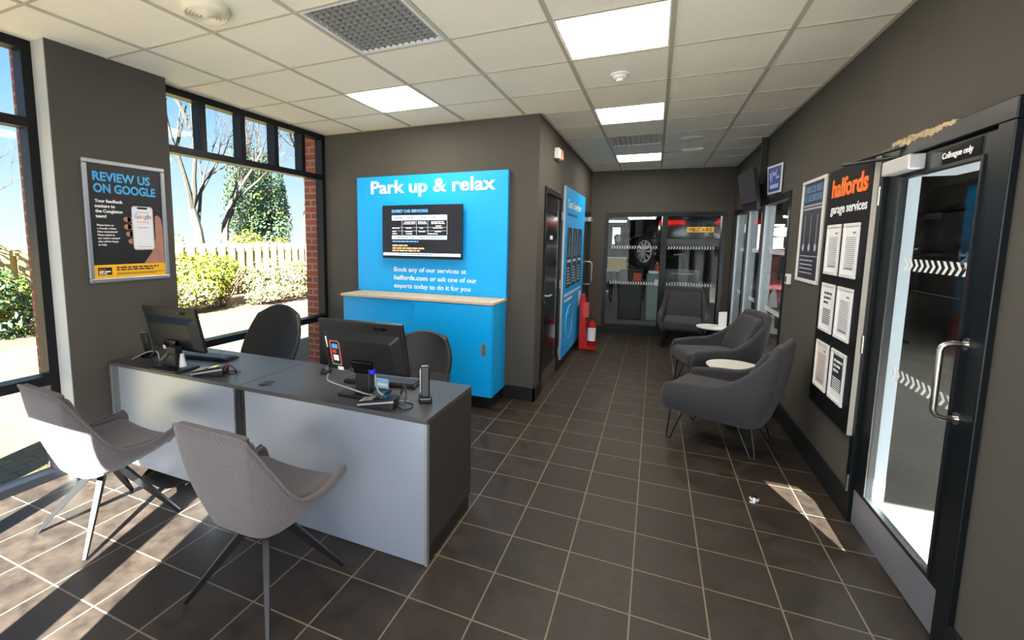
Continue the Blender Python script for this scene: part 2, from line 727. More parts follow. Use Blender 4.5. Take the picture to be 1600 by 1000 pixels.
def wall_pieces(mb, length, height, opens, fr, th, z0=0):
    """Box wall along fr.x with rectangular openings (u0,u1,v0,v1); th goes behind the face."""
    u = 0
    for (a, b, c, d) in sorted(opens):
        if a > u:
            mb.fbox(fr, u, a, z0, height, -th, 0)
        if c > z0:
            mb.fbox(fr, a, b, z0, c, -th, 0)
        if d < height:
            mb.fbox(fr, a, b, d, height, -th, 0)
        u = b
    if u < length:
        mb.fbox(fr, u, length, z0, height, -th, 0)


FB = Fr((XL - .1, YB, 0), (1, 0, 0), (0, 0, 1))                     # alcove back wall
struct(MB().box(XL - .07, XC - .1, YB, YB + .1, 0, H).build('wall_back', M_wall))
FC = Fr((XC, YB, 0), (0, 1, 0), (0, 0, 1))                          # corridor's left wall
mb = MB()
wall_pieces(mb, 6.62 - YB, H, [(.27, 1.22, 0, 2.11), (2.95, 3.78, 0, 2.03)], FC, .1)
struct(mb.build('wall_corridor', M_wall))
FRW = Fr((XR, 6.9, 0), (0, -1, 0), (0, 0, 1))                       # right wall, u runs towards the camera
mb = MB()
ur = lambda y: 6.9 - y
wall_pieces(mb, 6.9 - YF, H, [(ur(1.56), ur(.57), 0, 2.05), (ur(6.6), ur(3.39), 0, 2.04)], FRW, .075)
struct(mb.build('wall_right', M_wall))
mb = MB()
wall_pieces(mb, ELEN + .02, H, [(.235, 2.04, 0, 2.05)], FE, .12)
struct(mb.build('wall_end', M_wall))
# front wall behind the camera: shopfront glazing on its left
FF = Fr((2.11, YF, 0), (-1, 0, 0), (0, 0, 1))
mb = MB()
uf = lambda x: 2.11 - x
wall_pieces(mb, uf(-2.75), H + .3, [(uf(-.54), uf(-2.52), .0, 1.86), (uf(1.9), uf(-.44), .1, 2.6)], FF, .15)
struct(mb.build('wall_front', M_wall))
# pillar between the side windows, with the brick outside
struct(MB().box(-2.62, -2.44, 0.0, .735, 0, H).build('wall_left', M_wall))
struct(MB().box(-2.622, -2.448, -.003, 0.0, 0, H).build('trim_2', M_pillarlit))  # thin pale skin: daylight on this pillar side put into the colour
mb = MB()
mb.box(-2.9, -2.68, 0.03, .72, -.15, H + .4)
mb.box(-2.9, -2.68, 2.70, 6.8, -.15, H + .4)
mb.box(-2.9, -2.68, -2.15, -1.93, -.15, H + .4)
mb.box(-2.9, -2.68, -1.93, 2.70, H + .02, H + .4)
struct(mb.build('wall_outer', M_brick))

# skirtings
mb = MB()
mb.box(XR - .018, XR, YF, .565, 0, .15)
mb.box(XR - .018, XR, 1.575, 3.38, 0, .15)
struct(mb.build('baseboard_right', M_skirt))
mb = MB()
mb.box(XL, XC + .018, YB - .018, YB, 0, .13)
struct(mb.build('baseboard_back', M_skirt))
mb = MB()
mb.box(XC, XC + .018, YB - .018, YB + .26, 0, .13)
mb.box(XC, XC + .018, YB + 1.23, YB + 2.94, 0, .13)
struct(mb.build('baseboard_corridor', M_skirt))
struct(MB().fbox(FE, 0, .235, 0, .12, 0, .018).build('baseboard_end', M_skirt))
struct(MB().box(-2.44, -2.422, 0, .72, 0, .1).build('baseboard_left', M_skirt))


# ---- windows
def window(name, fr, u0, u1, v0, v1, mull_top, transom, rail, mull_low=(), fw=.055, dep=.1):
    o = MB()
    o.frame(fr, u0, u1, v0, v1, fw, -dep, 0)
    root = struct(o.build(name, M_frame, bevel=.003))
    if transom:
        MB().fbox(fr, u0 + fw, u1 - fw, transom - .028, transom + .028, -dep, .0).build('transom', M_frame, root)
    if rail:
        mbb = MB().fbox(fr, u0 + fw, u1 - fw, rail - .03, rail + .03, -dep, .012)
        mbb.build('rail', M_frame, root)
    tv = transom or v1 - fw
    for m_ in mull_top:
        MB().fbox(fr, m_ - .026, m_ + .026, tv + .028 if transom else v0 + fw, v1 - fw, -dep, 0).build('mullion', M_frame, root)
    for m_ in mull_low:
        MB().fbox(fr, m_ - .03, m_ + .03, v0 + fw, (transom - .028) if transom else v1 - fw, -dep, 0).build('mullion', M_frame, root)
    MB().fbox(fr, u0 + fw * .5, u1 - fw * .5, v0 + fw * .5, v1 - fw * .5, -.062, -.056).build('pane', M_glass, root)
    return root


FW = Fr((XL, 0, 0), (0, 1, 0), (0, 0, 1))
window('window_1', FW, -1.95, .0, 0, H, (), 2.255, .66, (-.98,))
window('window_2', FW, .735, YB, 0, H, (1.145, 1.55, 1.955, 2.34), 2.265, .66)
# shopfront glazing behind the camera
o = MB()
o.frame(FF, uf(-.54), uf(-2.52), 0, 1.86, .05, -.1, -.02)
root = struct(o.build('window_3', M_frame))
MB().fbox(FF, uf(-.795), uf(-.945), .05, 1.81, -.1, -.02).build('mullion', M_frame, root)
MB().fbox(FF, uf(-1.66), uf(-1.76), .05, 1.81, -.1, -.02).build('mullion', M_frame, root)
MB().fbox(FF, uf(-.56), uf(-2.50), .02, 1.84, -.065, -.06).build('pane', M_glass, root)


# unseen frosted panel behind the camera, added so diffused sunlight brightens the ceiling
M_fillfrost = bpy.data.materials.new('fill_frost_glass')
M_fillfrost.use_nodes = True
_n, _l = M_fillfrost.node_tree.nodes, M_fillfrost.node_tree.links
_n.clear()
_o = _n.new('ShaderNodeOutputMaterial')
_t = _n.new('ShaderNodeBsdfTranslucent')
_t.inputs['Color'].default_value = (.28, .295, .32, 1)
_d = _n.new('ShaderNodeBsdfDiffuse')
_d.inputs['Color'].default_value = (.8, .8, .8, 1)
_m = _n.new('ShaderNodeMixShader')
_m.inputs[0].default_value = .25
_l.new(_t.outputs[0], _m.inputs[1])
_l.new(_d.outputs[0], _m.inputs[2])
_l.new(_m.outputs[0], _o.inputs['Surface'])
froot = struct(MB().frame(FF, uf(1.9), uf(-.44), .1, 2.6, .05, -.1, -.02).build('window_8', M_frame))
MB().fbox(FF, uf(.78), uf(.72), .15, 2.55, -.1, -.02).build('mullion', M_frame, froot)
MB().add([FF.P(uf(1.88), .12, -.06), FF.P(uf(-.42), .12, -.06), FF.P(uf(-.42), 2.58, -.06), FF.P(uf(1.88), 2.58, -.06)], [(0, 1, 2, 3)]).build('pane', M_fillfrost, froot)


def chevrons(mb, fr, u0, u1, v, step, h, d, direction=1, th=.0012):
    u = u0
    t = step * .38
    while u + step <= u1 + 1e-6:
        s_ = direction
        a, b = (u, u + step * .5) if s_ > 0 else (u + step * .8, u + step * .3)
        pts = [(a, v - h / 2), (a + s_ * t, v - h / 2), (b + s_ * t, v), (a + s_ * t, v + h / 2), (a, v + h / 2), (b, v)]
        mb.prism(pts, fr, d, d + th)
        u += step
    return mb


M_chev = mat('chevron_vinyl', (225, 225, 225), .6)
# end glazed screen
ge = MB()
ge.frame(FE, .235, 2.04, 0, 2.05, .06, -.1, .012)
ge.fbox(FE, .295, 1.98, 1.985, 2.0, -.1, .0)
g4 = struct(ge.build('window_4', M_dframe))
MB().fbox(FE, .295, 1.98, .0, .16, -.09, .014).build('bottom_rail', M_dframe, g4)
MB().fbox(FE, 1.12, 1.2, .16, 1.99, -.09, .01).build('mullion', M_dframe, g4)
for (a, b) in ((.28, 1.14), (1.18, 1.99)):
    MB().fbox(FE, a, b, .1, 1.99, -.05, -.044).build('pane', M_glass, g4)
for (a, b) in ((.345, 1.1), (1.225, 1.93)):
    for zz in (1.475, .875):
        chevrons(MB(), FE, a, b, zz, .0405, .05, -.043).build('chevron_strip', M_chev, g4)
# screen in the right wall
g5m = MB().frame(FRW, ur(6.6), ur(3.39), 0, 2.04, .06, -.08, .006)
g5 = struct(g5m.build('window_5', M_dframe))
MB().fbox(FRW, ur(6.54), ur(3.45), .06, .16, -.08, 0).build('bottom_rail', M_dframe, g5)
M_mull = mat('mullion_pale', (188, 196, 206), .5)
for y in (4.575, 5.54):
    MB().fbox(FRW, ur(y + .045), ur(y), .06, 1.98, -.12, -.02).build('mullion', M_mull, g5)
    MB().fbox(FRW, ur(y + .05), ur(y - .004), .06, 1.98, -.02, .004).build('mullion_cap', M_dframe, g5)
MB().fbox(FRW, ur(6.56), ur(6.48), .06, 1.98, -.12, -.02).build('mullion', M_mull, g5)
for (a, b) in ((3.43, 4.575), (4.62, 5.54), (5.585, 6.48)):
    MB().fbox(FRW, ur(b), ur(a), .1, 2.0, -.04, -.034).build('pane', M_glass, g5)
    for zz in (1.475, .875):
        chevrons(MB(), FRW, ur(b) + .32, ur(a) - .12, zz, .05, .05, -.033, -1).build('chevron_strip', M_chev, g5)

# ---- glazed colleague door in the right wall (door_1)
d1m = MB()
d1m.fbox(FRW, ur(1.575), ur(.552), 1.985, 2.06, -.03, .022)
d1m.fbox(FRW, ur(1.575), ur(1.515), 0, 1.985, -.03, .022)
d1m.fbox(FRW, ur(.64), ur(.552), 0, 1.985, -.03, .022)
d1 = struct(d1m.build('door_1', M_dframe, bevel=.004))
lf = MB()
lf.fbox(FRW, ur(1.51), ur(1.37), .01, 1.98, -.03, -.0)
lf.fbox(FRW, ur(.745), ur(.645), .01, 1.98, -.03, -.0)
lf.fbox(FRW, ur(1.37), ur(.745), 1.885, 1.98, -.03, -.0)
lf.fbox(FRW, ur(1.37), ur(.745), .01, .225, -.03, -.0)
leaf = lf.build('door_leaf', M_dframe, d1, bevel=.003)
M_rev = mat('reveal_pale', (190, 200, 210), .6)
MB().fbox(FRW, ur(1.56), ur(1.374), 0.0, 2.05, -.078, -.0305).build('reveal', M_rev, d1)
MB().fbox(FRW, ur(1.374), ur(.58), 1.895, 2.05, -.2, -.0305).build('reveal_head', M_rev, d1)
MB().fbox(FRW, ur(1.375), ur(.74), .22, 1.89, -.02, -.014).build('pane', M_glass, d1)
MB().frame(FRW, ur(1.385), ur(.733), .212, 1.898, .014, -.013, .006).build('glazing_bead', M_black, leaf)
MB().fbox(FRW, ur(1.5), ur(.66), .012, .2, 0, .003).build('kick_plate', mat('kick_plate', (170, 172, 184), .35, metal=.7), leaf)
for zz in (1.47, .937):
    chevrons(MB(), FRW, ur(1.28), ur(.76), zz, .047, .055, -.0135).build('chevron_strip', M_chev, d1)
hd = MB()
xh = XR - .075
pts = [(XR, .69, .905)] + [(XR - .045 - .03 * math.sin(t), .69, .935 - .03 * math.cos(t)) for t in (0, .5, 1, PI / 2)] + \
      [(XR - .045 - .03 * math.cos(t), .69, 1.165 + .03 * math.sin(t)) for t in (0, .5, 1, PI / 2)] + [(XR, .69, 1.195)]
hd.tube(pts, .0105, 12)
hand = hd.build('pull_handle', M_steel, leaf, smooth=True)
for zz in (.905, 1.195):
    MB().cyl((XR - .001, .69, zz), (XR - .008, .69, zz), .024, .024, 20).build('handle_rose', M_chrome, hand, smooth=True)
for zz in (.22, 1.02, 1.82):
    h_ = MB()
    for k in range(5):
        h_.cyl((XR - .022, 1.535, zz - .05 + .02 * k), (XR - .022, 1.535, zz - .032 + .02 * k), .009, .009, 10)
    h_.build('hinge', M_steel, d1, smooth=True)
cl = MB().fbox(FRW, ur(1.42), ur(1.15), 1.905, 1.975, .0, .062)
cl = cl.build('closer_body', mat('closer_silver', (196, 196, 194), .4, metal=.3), leaf, bevel=.006)
ca = MB()
ca.tube([(XR - .03, 1.32, 1.985), (XR - .13, 1.72, 2.012)], .009, 8)
ca.tube([(XR - .13, 1.72, 2.012), (XR - .02, 1.30, 2.03)], .007, 8)
ca.build('closer_arm', M_black, cl, smooth=True)
plate = MB().fbox(FRW, ur(1.10), ur(.76), 1.897, 1.968, 0, .004).build('sign_plate', M_blackgloss, leaf)
text('Colleague only', 'lettering', FRW, ur(1.01), 1.922, .026, M_letter_w, plate, width=.205, bold=.012, d=.0045)
# damaged dusty strip lying along the head of the frame
M_dust = mat('frame_dust', (186, 168, 128), .9, noise=.5, scale=40, bump=.6, bscale=90)
mb = MB()
lo, hi = 2.055, 2.062
for k in range(150):
    y = .90 + .0036 * k
    f = k / 150
    lo += random.uniform(-.0045, .0045) + (2.058 - .022 * math.sin(PI * min(1, f * 1.1)) - lo) * .15
    hi += random.uniform(-.003, .003) + (2.066 + .008 * f - hi) * .3
    mb.box(XR - .0235 - random.uniform(0, .0015), XR - .002, y, y + .0036, min(lo, 2.058), max(hi, 2.0605))
mb.build('dust_line', M_dust, d1)


# ---- flush doors in the corridor's left wall
def flush_door(name, u0, u1, top, sign):
    f = MB()
    f.fbox(FC, u0, u0 + .06, 0, top, -.1, .015)
    f.fbox(FC, u1 - .06, u1, 0, top, -.1, .015)
    f.fbox(FC, u0 + .06, u1 - .06, top - .06, top, -.1, .015)
    r = struct(f.build(name, M_dframe, bevel=.003))
    lf_ = MB().fbox(FC, u0 + .063, u1 - .063, .006, top - .063, -.05, -.006).build('door_leaf', M_blackgloss, r, bevel=.002)
    return r, lf_


d2, lf2 = flush_door('door_2', .27, 1.22, 2.11, True)
MB().fbox(FC, .34, 1.15, .006, .17, -.006, -.003).build('kick_plate', mat('kick_dark', (98, 92, 84), .4, metal=.4), lf2)
lv = MB().cyl(FC.P(.40, 1.0, -.006), FC.P(.40, 1.0, .045), .011, .011, 12)
lv.tube([FC.P(.40, 1.0, .04), FC.P(.52, 1.0, .045)], .01, 10)
lv.cyl(FC.P(.40, .93, -.006), FC.P(.40, .93, .004), .018, .018, 14)
lv.build('lever_handle', M_steel, lf2, smooth=True)
MB().fbox(FC, .62, .74, 1.585, 1.625, -.006, -.003).build('door_plate', M_paper, lf2)
for zz in (.25, 1.06, 1.86):
    MB().fbox(FC, 1.135, 1.185, zz - .05, zz + .05, .0155, .02).build('hinge', M_steel, d2)
d3, lf3 = flush_door('door_3', 2.95, 3.78, 2.03, False)
ph = MB()
ph.tube([FC.P(3.66, .85, -.006), FC.P(3.66, .85, .04), FC.P(3.66, .88, .07), FC.P(3.66, 1.2, .07), FC.P(3.66, 1.23, .04), FC.P(3.66, 1.23, -.006)], .0115, 10)
ph.build('pull_handle', M_steel, lf3, smooth=True)
MB().fbox(FC, 3.45, 3.7, 1.89, 1.96, -.006, .06).build('closer_body', M_alu, lf3, bevel=.004)

# ================================================================ CEILING FIXTURES
cx = lambda i: CEIL_X0 + .6 * i
cy = lambda j: CEIL_Y0 + .6 * j
for (i, j), lb in zip(LIGHT_CELLS, ['lit square ceiling panel at the near end of the corridor, largest of the four',
                                    'lit square ceiling panel above the blue board alcove, by the window side',
                                    'lit square ceiling panel midway along the corridor, next beyond the small detector',
                                    'lit square ceiling panel farthest down the corridor, near the end glazing']):
    t = thing('ceiling_light', lb, 'ceiling light', (cx(i) + .3, cy(j) + .3, H), 0, 'lit ceiling panels')
    F0 = Fr((cx(i), cy(j), H), (1, 0, 0), (0, -1, 0))
    f0 = Fr((cx(i), cy(j) + .6, H), (1, 0, 0), (0, -1, 0))
    MB().frame(f0, .013, .587, .01, .59, .01, -.02, .002).build('trim_frame', M_white, t)
    MB().fbox(f0, .022, .578, .019, .581, -.012, -.002).build('diffuser', M_light, t)

M_louvre = mat('louvre_grey', (150, 150, 142), .45, metal=.2)
M_plenum = mat('plenum_dark', (34, 32, 30), .9)
for (i, j), lb, nb in zip(VENT_CELLS, ['large egg-crate ceiling grille over the reception desks', 'louvred ceiling grille down the corridor between two lit panels'], (13, 10)):
    t = thing('ceiling_grille', lb, 'grille', (cx(i) + .3, cy(j) + .3, H))
    f0 = Fr((cx(i), cy(j) + .6, H), (1, 0, 0), (0, -1, 0))
    MB().frame(f0, .013, .587, .01, .59, .018, -.03, .003).build('grille_frame', M_white, t)
    cr = MB()
    step = .55 / nb
    for k in range(1, nb):
        u = .026 + step * k
        # tapering louvre blades, thicker above
        cr.prism([(u - .002, 0), (u + .002, 0), (u + .009, .045), (u - .009, .045)], Fr(f0.P(0, .028, 0), f0.x, -f0.n), -.544 + .0, 0) if False else None
        cr.fbox(f0, u - .002, u + .002, .028, .572, -.04, 0)
        cr.fbox(f0, .028, .572, u - .002, u + .002, -.04, 0)
    cr.build('louvre', M_louvre, t)
    # sloping reflectors that sit in the cells
    rf = MB()
    for a in range(nb):
        for b in range(nb):
            u, v = .026 + step * (a + .5), .028 + step * (b + .5)
            s_ = step * .46
            rf.add([f0.P(u - s_, v - s_, -.012), f0.P(u + s_, v - s_, -.012), f0.P(u + s_, v + s_ * .6, -.04), f0.P(u - s_, v + s_ * .6, -.04)], [(0, 1, 2, 3)])
    rf.build('reflector', M_louvre, t, recalc=False)
    pl = MB()
    pl.fbox(f0, .013, .587, .01, .59, -.13, -.12)
    pl.frame(f0, .008, .592, .005, .595, .01, -.13, -.02)
    pl.build('plenum_box', M_plenum, t)

t = thing('smoke_detector', 'cream round ridged detector on the ceiling near the windows', 'smoke detector', (-1.23, .12, H))
pr = [(0, -.055)]
for k in range(5):
    r0 = .016 + .016 * k
    pr += [(r0, -.055 + .002 * k), (r0 + .003, -.046 + .002 * k), (r0 + .012, -.046 + .002 * k), (r0 + .0155, -.054 + .002 * k)]
pr += [(.105, -.04), (.112, -.02), (.112, 0)]
MB().lathe(pr, (0, 0, 0), 36).build('sounder_body', M_cream, t, world=False, smooth=True)
t = thing('smoke_detector', 'small white smoke detector on the ceiling just beyond the nearest lit panel', 'smoke detector', (.63, 1.92, H))
MB().lathe([(0, -.05), (.022, -.05), (.026, -.035), (.04, -.032), (.05, -.02), (.055, 0)], (0, 0, 0), 28).build('detector_head', M_white, t, world=False, smooth=True)
MB().lathe([(.03, -.014), (.062, -.012), (.066, 0)], (0, 0, 0), 28).build('detector_base', M_white, t, world=False, smooth=True)
t = thing('ceiling_speaker', 'white round shallow disc on the corridor ceiling right of the far grille', 'speaker', (1.226, 4.34, H))
MB().lathe([(0, -.022), (.08, -.02), (.12, -.01), (.125, 0)], (0, 0, 0), 32).build('cover_plate', M_white, t, world=False, smooth=True)
MB().lathe([(.126, 0), (.128, -.006), (.136, 0)], (0, 0, 0), 32).build('rim_ring', M_grid, t, world=False, smooth=True)
t = thing('emergency_light', 'slim white bar fitting on the corridor ceiling beyond the round disc', 'emergency light', (1.28, 4.97, H))
MB().box(-.12, .12, -.035, .035, -.03, 0).build('fitting_body', M_cream, t, world=False, bevel=.008)
MB().box(-.1, .1, -.02, .02, -.036, -.03).build('lens', M_white, t, world=False, bevel=.003)

# ================================================================ PILLAR POSTER
FP = Fr((-2.44, .135, 1.268), (0, 1, 0), (0, 0, 1))
PW, PH = .54, .806
t = thing('framed_poster', 'silver framed review poster with blue heading on the pillar', 'poster', (-2.44, .405, 1.268))
MB().frame(FP, 0, PW, 0, PH, .03, 0, .018).build('snap_frame', M_alu, t, bevel=.006)
sheet = MB().fbox(FP, .028, PW - .028, .028, PH - .028, .001, .006).build('print_sheet', mat('poster_black', (34, 33, 36), .4), t)
MB().fbox(FP, .03, PW - .03, .03, .118, .006, .0068).build('amber_band', mat('amber', (250, 186, 24), .5), sheet)
MB().fbox(FP, .055, .14, .05, .1, .0068, .0075).build('logo_block', M_black, sheet)
FPt = Fr(FP.P(0, 0, .006), FP.x, FP.y)
text('REVIEW US', 'lettering', FPt, .062, .672, .058, M_letter_b, sheet, width=.37, bold=.03)
text('ON GOOGLE', 'lettering', FPt, .062, .596, .058, M_letter_b, sheet, width=.405, bold=.03)
for k, s_ in enumerate(['Your feedback', 'matters to', 'the Congleton', 'team!']):
    text(s_, 'lettering', FPt, .064, .53 - .033 * k, .021, M_letter_w, sheet, bold=.03, maxw=.19)
for k, s_ in enumerate(['Please leave us', 'a Google review.', 'Have suggestions?', 'Please speak to', 'our centre manager', 'who will be happy', 'to help.']):
    text(s_, 'lettering', FPt, .068, .376 - .0215 * k, .0125, M_letter_w, sheet, bold=.02, maxw=.185)
text('halfords', 'lettering', Fr(FP.P(0, 0, .0075), FP.x, FP.y), .06, .083, .009, M_letter_o, sheet, bold=.02)
lines = MB()
bars(lines, FPt, .06, .135, .068, .009, .002, 1)
bars(lines, FPt, .06, .11, .056, .007, .002, 2)
lines.build('small_print', M_letter_w, sheet)
lines = MB()
bars(lines, FPt, .17, .46, .092, .010, .001, 3)
bars(lines, FPt, .17, .42, .076, .010, .001, 4)
bars(lines, FPt, .17, .50, .056, .004, .001, 5)
bars(lines, FPt, .17, .44, .048, .004, .001, 6)
lines.build('small_print', M_inkdark, sheet)
# printed phone in a hand, flat on the sheet
M_skin = mat('printed_skin', (176, 124, 102), .6, noise=.15, scale=14)
hnd = MB()
arm_pts = [(.36, .12), (.508, .12), (.508, .36), (.497, .44), (.475, .465), (.455, .455), (.45, .3), (.42, .2)]
hnd.prism(arm_pts, FPt, .0, .0008)
for vv, uu in ((.425, .262), (.375, .262), (.325, .272), (.275, .285)):
    hnd.prism([(uu + .022 * math.cos(a * PI / 6) * 1.2, vv + .019 * math.sin(a * PI / 6)) for a in range(12)], FPt, .0, .0008)
    hnd.prism([(uu, vv - .018), (.36, vv - .022), (.36, vv + .016), (uu, vv + .018)], FPt, .0, .0008)
hnd.build('printed_hand', M_skin, sheet)
phn = MB()


def rrect(u0, u1, v0, v1, r, k=5):
    out = []
    for (cu_, cv_, a0) in ((u1 - r, v1 - r, 0), (u0 + r, v1 - r, 90), (u0 + r, v0 + r, 180), (u1 - r, v0 + r, 270)):
        for i in range(k + 1):
            a = math.radians(a0 + 90 * i / k)
            out.append((cu_ + r * math.cos(a), cv_ + r * math.sin(a)))
    return out


phn.prism(rrect(.292, .44, .215, .52, .02), FPt, .0008, .0014)
phone_print = phn.build('printed_phone', mat('phone_rim', (206, 206, 210), .4), sheet)
MB().prism(rrect(.3, .432, .223, .512, .016), FPt, .0014, .0018).build('phone_screen', M_paper, phone_print)
MB().prism(rrect(.33, .402, .5, .514, .006), FPt, .0018, .0022).build('notch', M_black, phone_print)
FG = Fr(FPt.P(0, 0, .0018), FP.x, FP.y)
u = .308
for ch, c_, wd in zip('Google', [(66, 133, 244), (234, 67, 53), (251, 188, 5), (66, 133, 244), (52, 168, 83), (234, 67, 53)], (.025, .019, .019, .019, .007, .018)):
    text(ch, 'logo_letter', FG, u, .435, .033, mat('print_%d_%d_%d' % c_, c_, .5), phone_print, width=wd, bold=.005, d=.0005, ext=.0006)
    u += wd + .0022
st = MB()
for k in range(5):
    c0 = (.33 + .0175 * k, .41)
    st.prism([(c0[0] + (.007 if q % 2 == 0 else .003) * math.sin(q * PI / 5), c0[1] + (.007 if q % 2 == 0 else .003) * math.cos(q * PI / 5)) for q in range(10)], FG, .0005, .0011)
st.build('star_row', M_letter_o, phone_print)
lines = MB()
bars(lines, FG, .318, .415, .476, .003, .0005, 11)
bars(lines, FG, .33, .4, .37, .004, .0005, 12)
bars(lines, FG, .318, .415, .236, .003, .0005, 13)
lines.build('small_print', M_ink, phone_print)

# ================================================================ RECEPTION DESKS
DZ = .735
t_ = None
for k, (x0, x1, lb) in enumerate([(-2.425, -1.217, 'dark topped reception desk with silver front, against the pillar'),
                                  (-1.213, -.01, 'dark topped reception desk with silver front and dark end panel, by the walkway')]):
    t = thing('reception_desk', lb, 'desk', ((x0 + x1) / 2, .48, 0), 0, 'reception desks')
    MB().box(x0, x1, .2, .77, DZ - .022, DZ).build('desk_top', M_desktop, t, bevel=.002)
    MB().box(x0 + (.1 if k == 0 else .045), x1 - (.045 if k == 0 else .0), .2 if k else .205, .222, .05 if k == 0 else .005, DZ - .022).build('front_panel', M_deskfront, t)
    if k == 0:
        MB().box(x0 + .002, x0 + .028, .22, .75, 0, DZ - .022).build('end_panel', M_deskside, t)
        MB().box(x0 + .002, x0 + .03, .207, .222, 0, DZ - .022).build('edge_post', M_alu, t)
        MB().box(x0 + .032, x0 + .098, .214, .226, .03, DZ - .022).build('infill_panel', mat('infill_grey', (96, 100, 104), .5), t)
        MB().box(x1 - .043, x1, .215, .26, .0, DZ - .022).build('leg', M_black, t)
        MB().box(x1 - .06, x1 - .02, .19, .204, .0, .05).build('foot_bracket', M_white, t)
    else:
        MB().box(x0, x0 + .043, .215, .26, .0, DZ - .022).build('leg', M_black, t)
        MB().box(x1 - .026, x1, .222, .765, .085, DZ - .022).build('end_panel', M_deskside, t)
        MB().box(x1 - .026, x1 - .004, .235, .75, .0, .085).build('plinth', M_black, t)
        MB().box(x1 - .012, x1 + .001, .199, .223, .0, DZ - .022).build('edge_post', M_alu, t)

for x, y, lb in ((-1.1, .305, 'round black cable cap in the desk top near the seam'), (-1.45, .375, 'round dark cable cap beside the left card terminal')):
    t = thing('cable_grommet', lb, 'grommet', (x, y, DZ))
    MB().lathe([(0, .004), (.03, .004), (.04, .003), (.043, 0)], (0, 0, 0), 24).build('cap', M_black, t, world=False, smooth=True)
    MB().box(-.02, .02, -.044, -.03, .001, .0055).build('cap_slot', M_darkgrey, t, world=False)


# ---- monitors, seen from the back
def monitor(label, c, yaw_, tilt, base, sticker):
    t = thing('monitor', label, 'monitor', (base[0], base[1], DZ), 0, 'desk monitors')
    u = Vector((math.cos(yaw_), math.sin(yaw_), 0))
    n = Vector((-math.sin(yaw_), math.cos(yaw_), 0))
    upv = Vector((0, 0, 1)) * math.cos(tilt) + n * math.sin(tilt)
    f = Fr(Vector(c), u, upv)       # its normal points to the visitors
    hb = MB()
    hb.fbox(f, -.25, .25, -.15, .15, -.022, .0)
    house = hb.build('screen_housing', M_black, t, bevel=.004)
    bk = MB()
    # the bulging lower back
    q = [(-.235, -.14), (.235, -.14), (.225, .085), (-.225, .085)]
    q2 = [(-.19, -.12), (.19, -.12), (.18, .05), (-.18, .05)]
    P = [f.P(a, b, 0) for a, b in q] + [f.P(a, b, .028) for a, b in q2]
    bk.add(P, [(0, 1, 5, 4), (1, 2, 6, 5), (2, 3, 7, 6), (3, 0, 4, 7), (4, 5, 6, 7)])
    back = bk.build('back_shell', M_black, t, bevel=.006)
    MB().fbox(f, -.24, .24, -.135, .14, -.0245, -.022).build('screen', M_blackgloss, t)
    text('acer', 'logo', Fr(f.P(0, 0, 0), f.x, f.y), .085, .112, .024, M_blackgloss, house, width=.085, bold=.02)
    st_ = MB()
    b0 = Vector((base[0], base[1], DZ))
    neck_top = f.P(0, -.09, .03)
    Mr = Matrix.Translation(b0) @ Matrix.Rotation(yaw_, 4, 'Z')
    st_.box(-.045, .045, -.025, .025, .015, neck_top.z - DZ, Mr)
    nk = st_.build('stand_neck', M_black, t, bevel=.006)
    MB().fbox(f, -.06, .06, -.13, -.06, .024, .045).build('hinge_block', M_blackgloss, t, bevel=.004)
    MB().box(-.12, .12, -.085, .085, 0, .016, Mr).build('stand_base', M_black, t, bevel=.005)
    pg = MB().fbox(f, .04, .075, -.125, -.1, .02, .05)
    pg.build('video_plug', mat('plug_blue', (44, 52, 190), .4), t, bevel=.004)
    MB().fbox(f, -.075, -.05, -.125, -.1, .02, .048).build('power_plug', M_white if not sticker else M_darkgrey, t, bevel=.003)
    if sticker:
        fs = Fr(f.P(0, 0, .0285), f.x, f.y)
        f2 = Fr(f.P(-.155, -.03, .0285), (f.x + f.y * -.06), (f.y + f.x * .06))
        MB().prism(rrect(-.03, .03, -.07, .075, .012), f2, 0, .001).build('sticker', mat('sticker_rim', (226, 110, 80), .4), back)
        s2 = MB().prism(rrect(-.025, .025, -.065, .07, .01), f2, .001, .0015).build('sticker_face', M_black, back)
        mbb = MB().fbox(f2, -.018, .018, .03, .055, .0015, .002)
        mbb.build('sticker_print', M_letter_b, s2)
        MB().fbox(f2, -.016, .016, -.045, -.01, .0015, .002).build('sticker_print', M_paper, s2)
        MB().fbox(f2, -.018, .005, .0, .022, .0015, .002).build('sticker_print', mat('print_red', (206, 60, 50), .5), s2)
        MB().fbox(f2, -.028, .028, -.072, -.066, .001, .002).build('sticker_rim_low', mat('print_green', (70, 170, 90), .5), s2)
        MB().fbox(f, -.218, -.2, -.01, .055, .008, .0105).build('side_label', M_paper, house)
        MB().fbox(f, -.16, -.125, -.132, -.112, .0285, .0295).build('low_label', M_paper, back)
    return t


monitor('black monitor tilted back on the desk by the pillar, seen from behind', (-1.93, .327, .978), .01, -.223, (-1.86, .28), False)
monitor('black monitor with colourful sticker on its back, on the desk by the walkway', (-.448, .324, 1.007), .046, -.296, (-.485, .39), True)


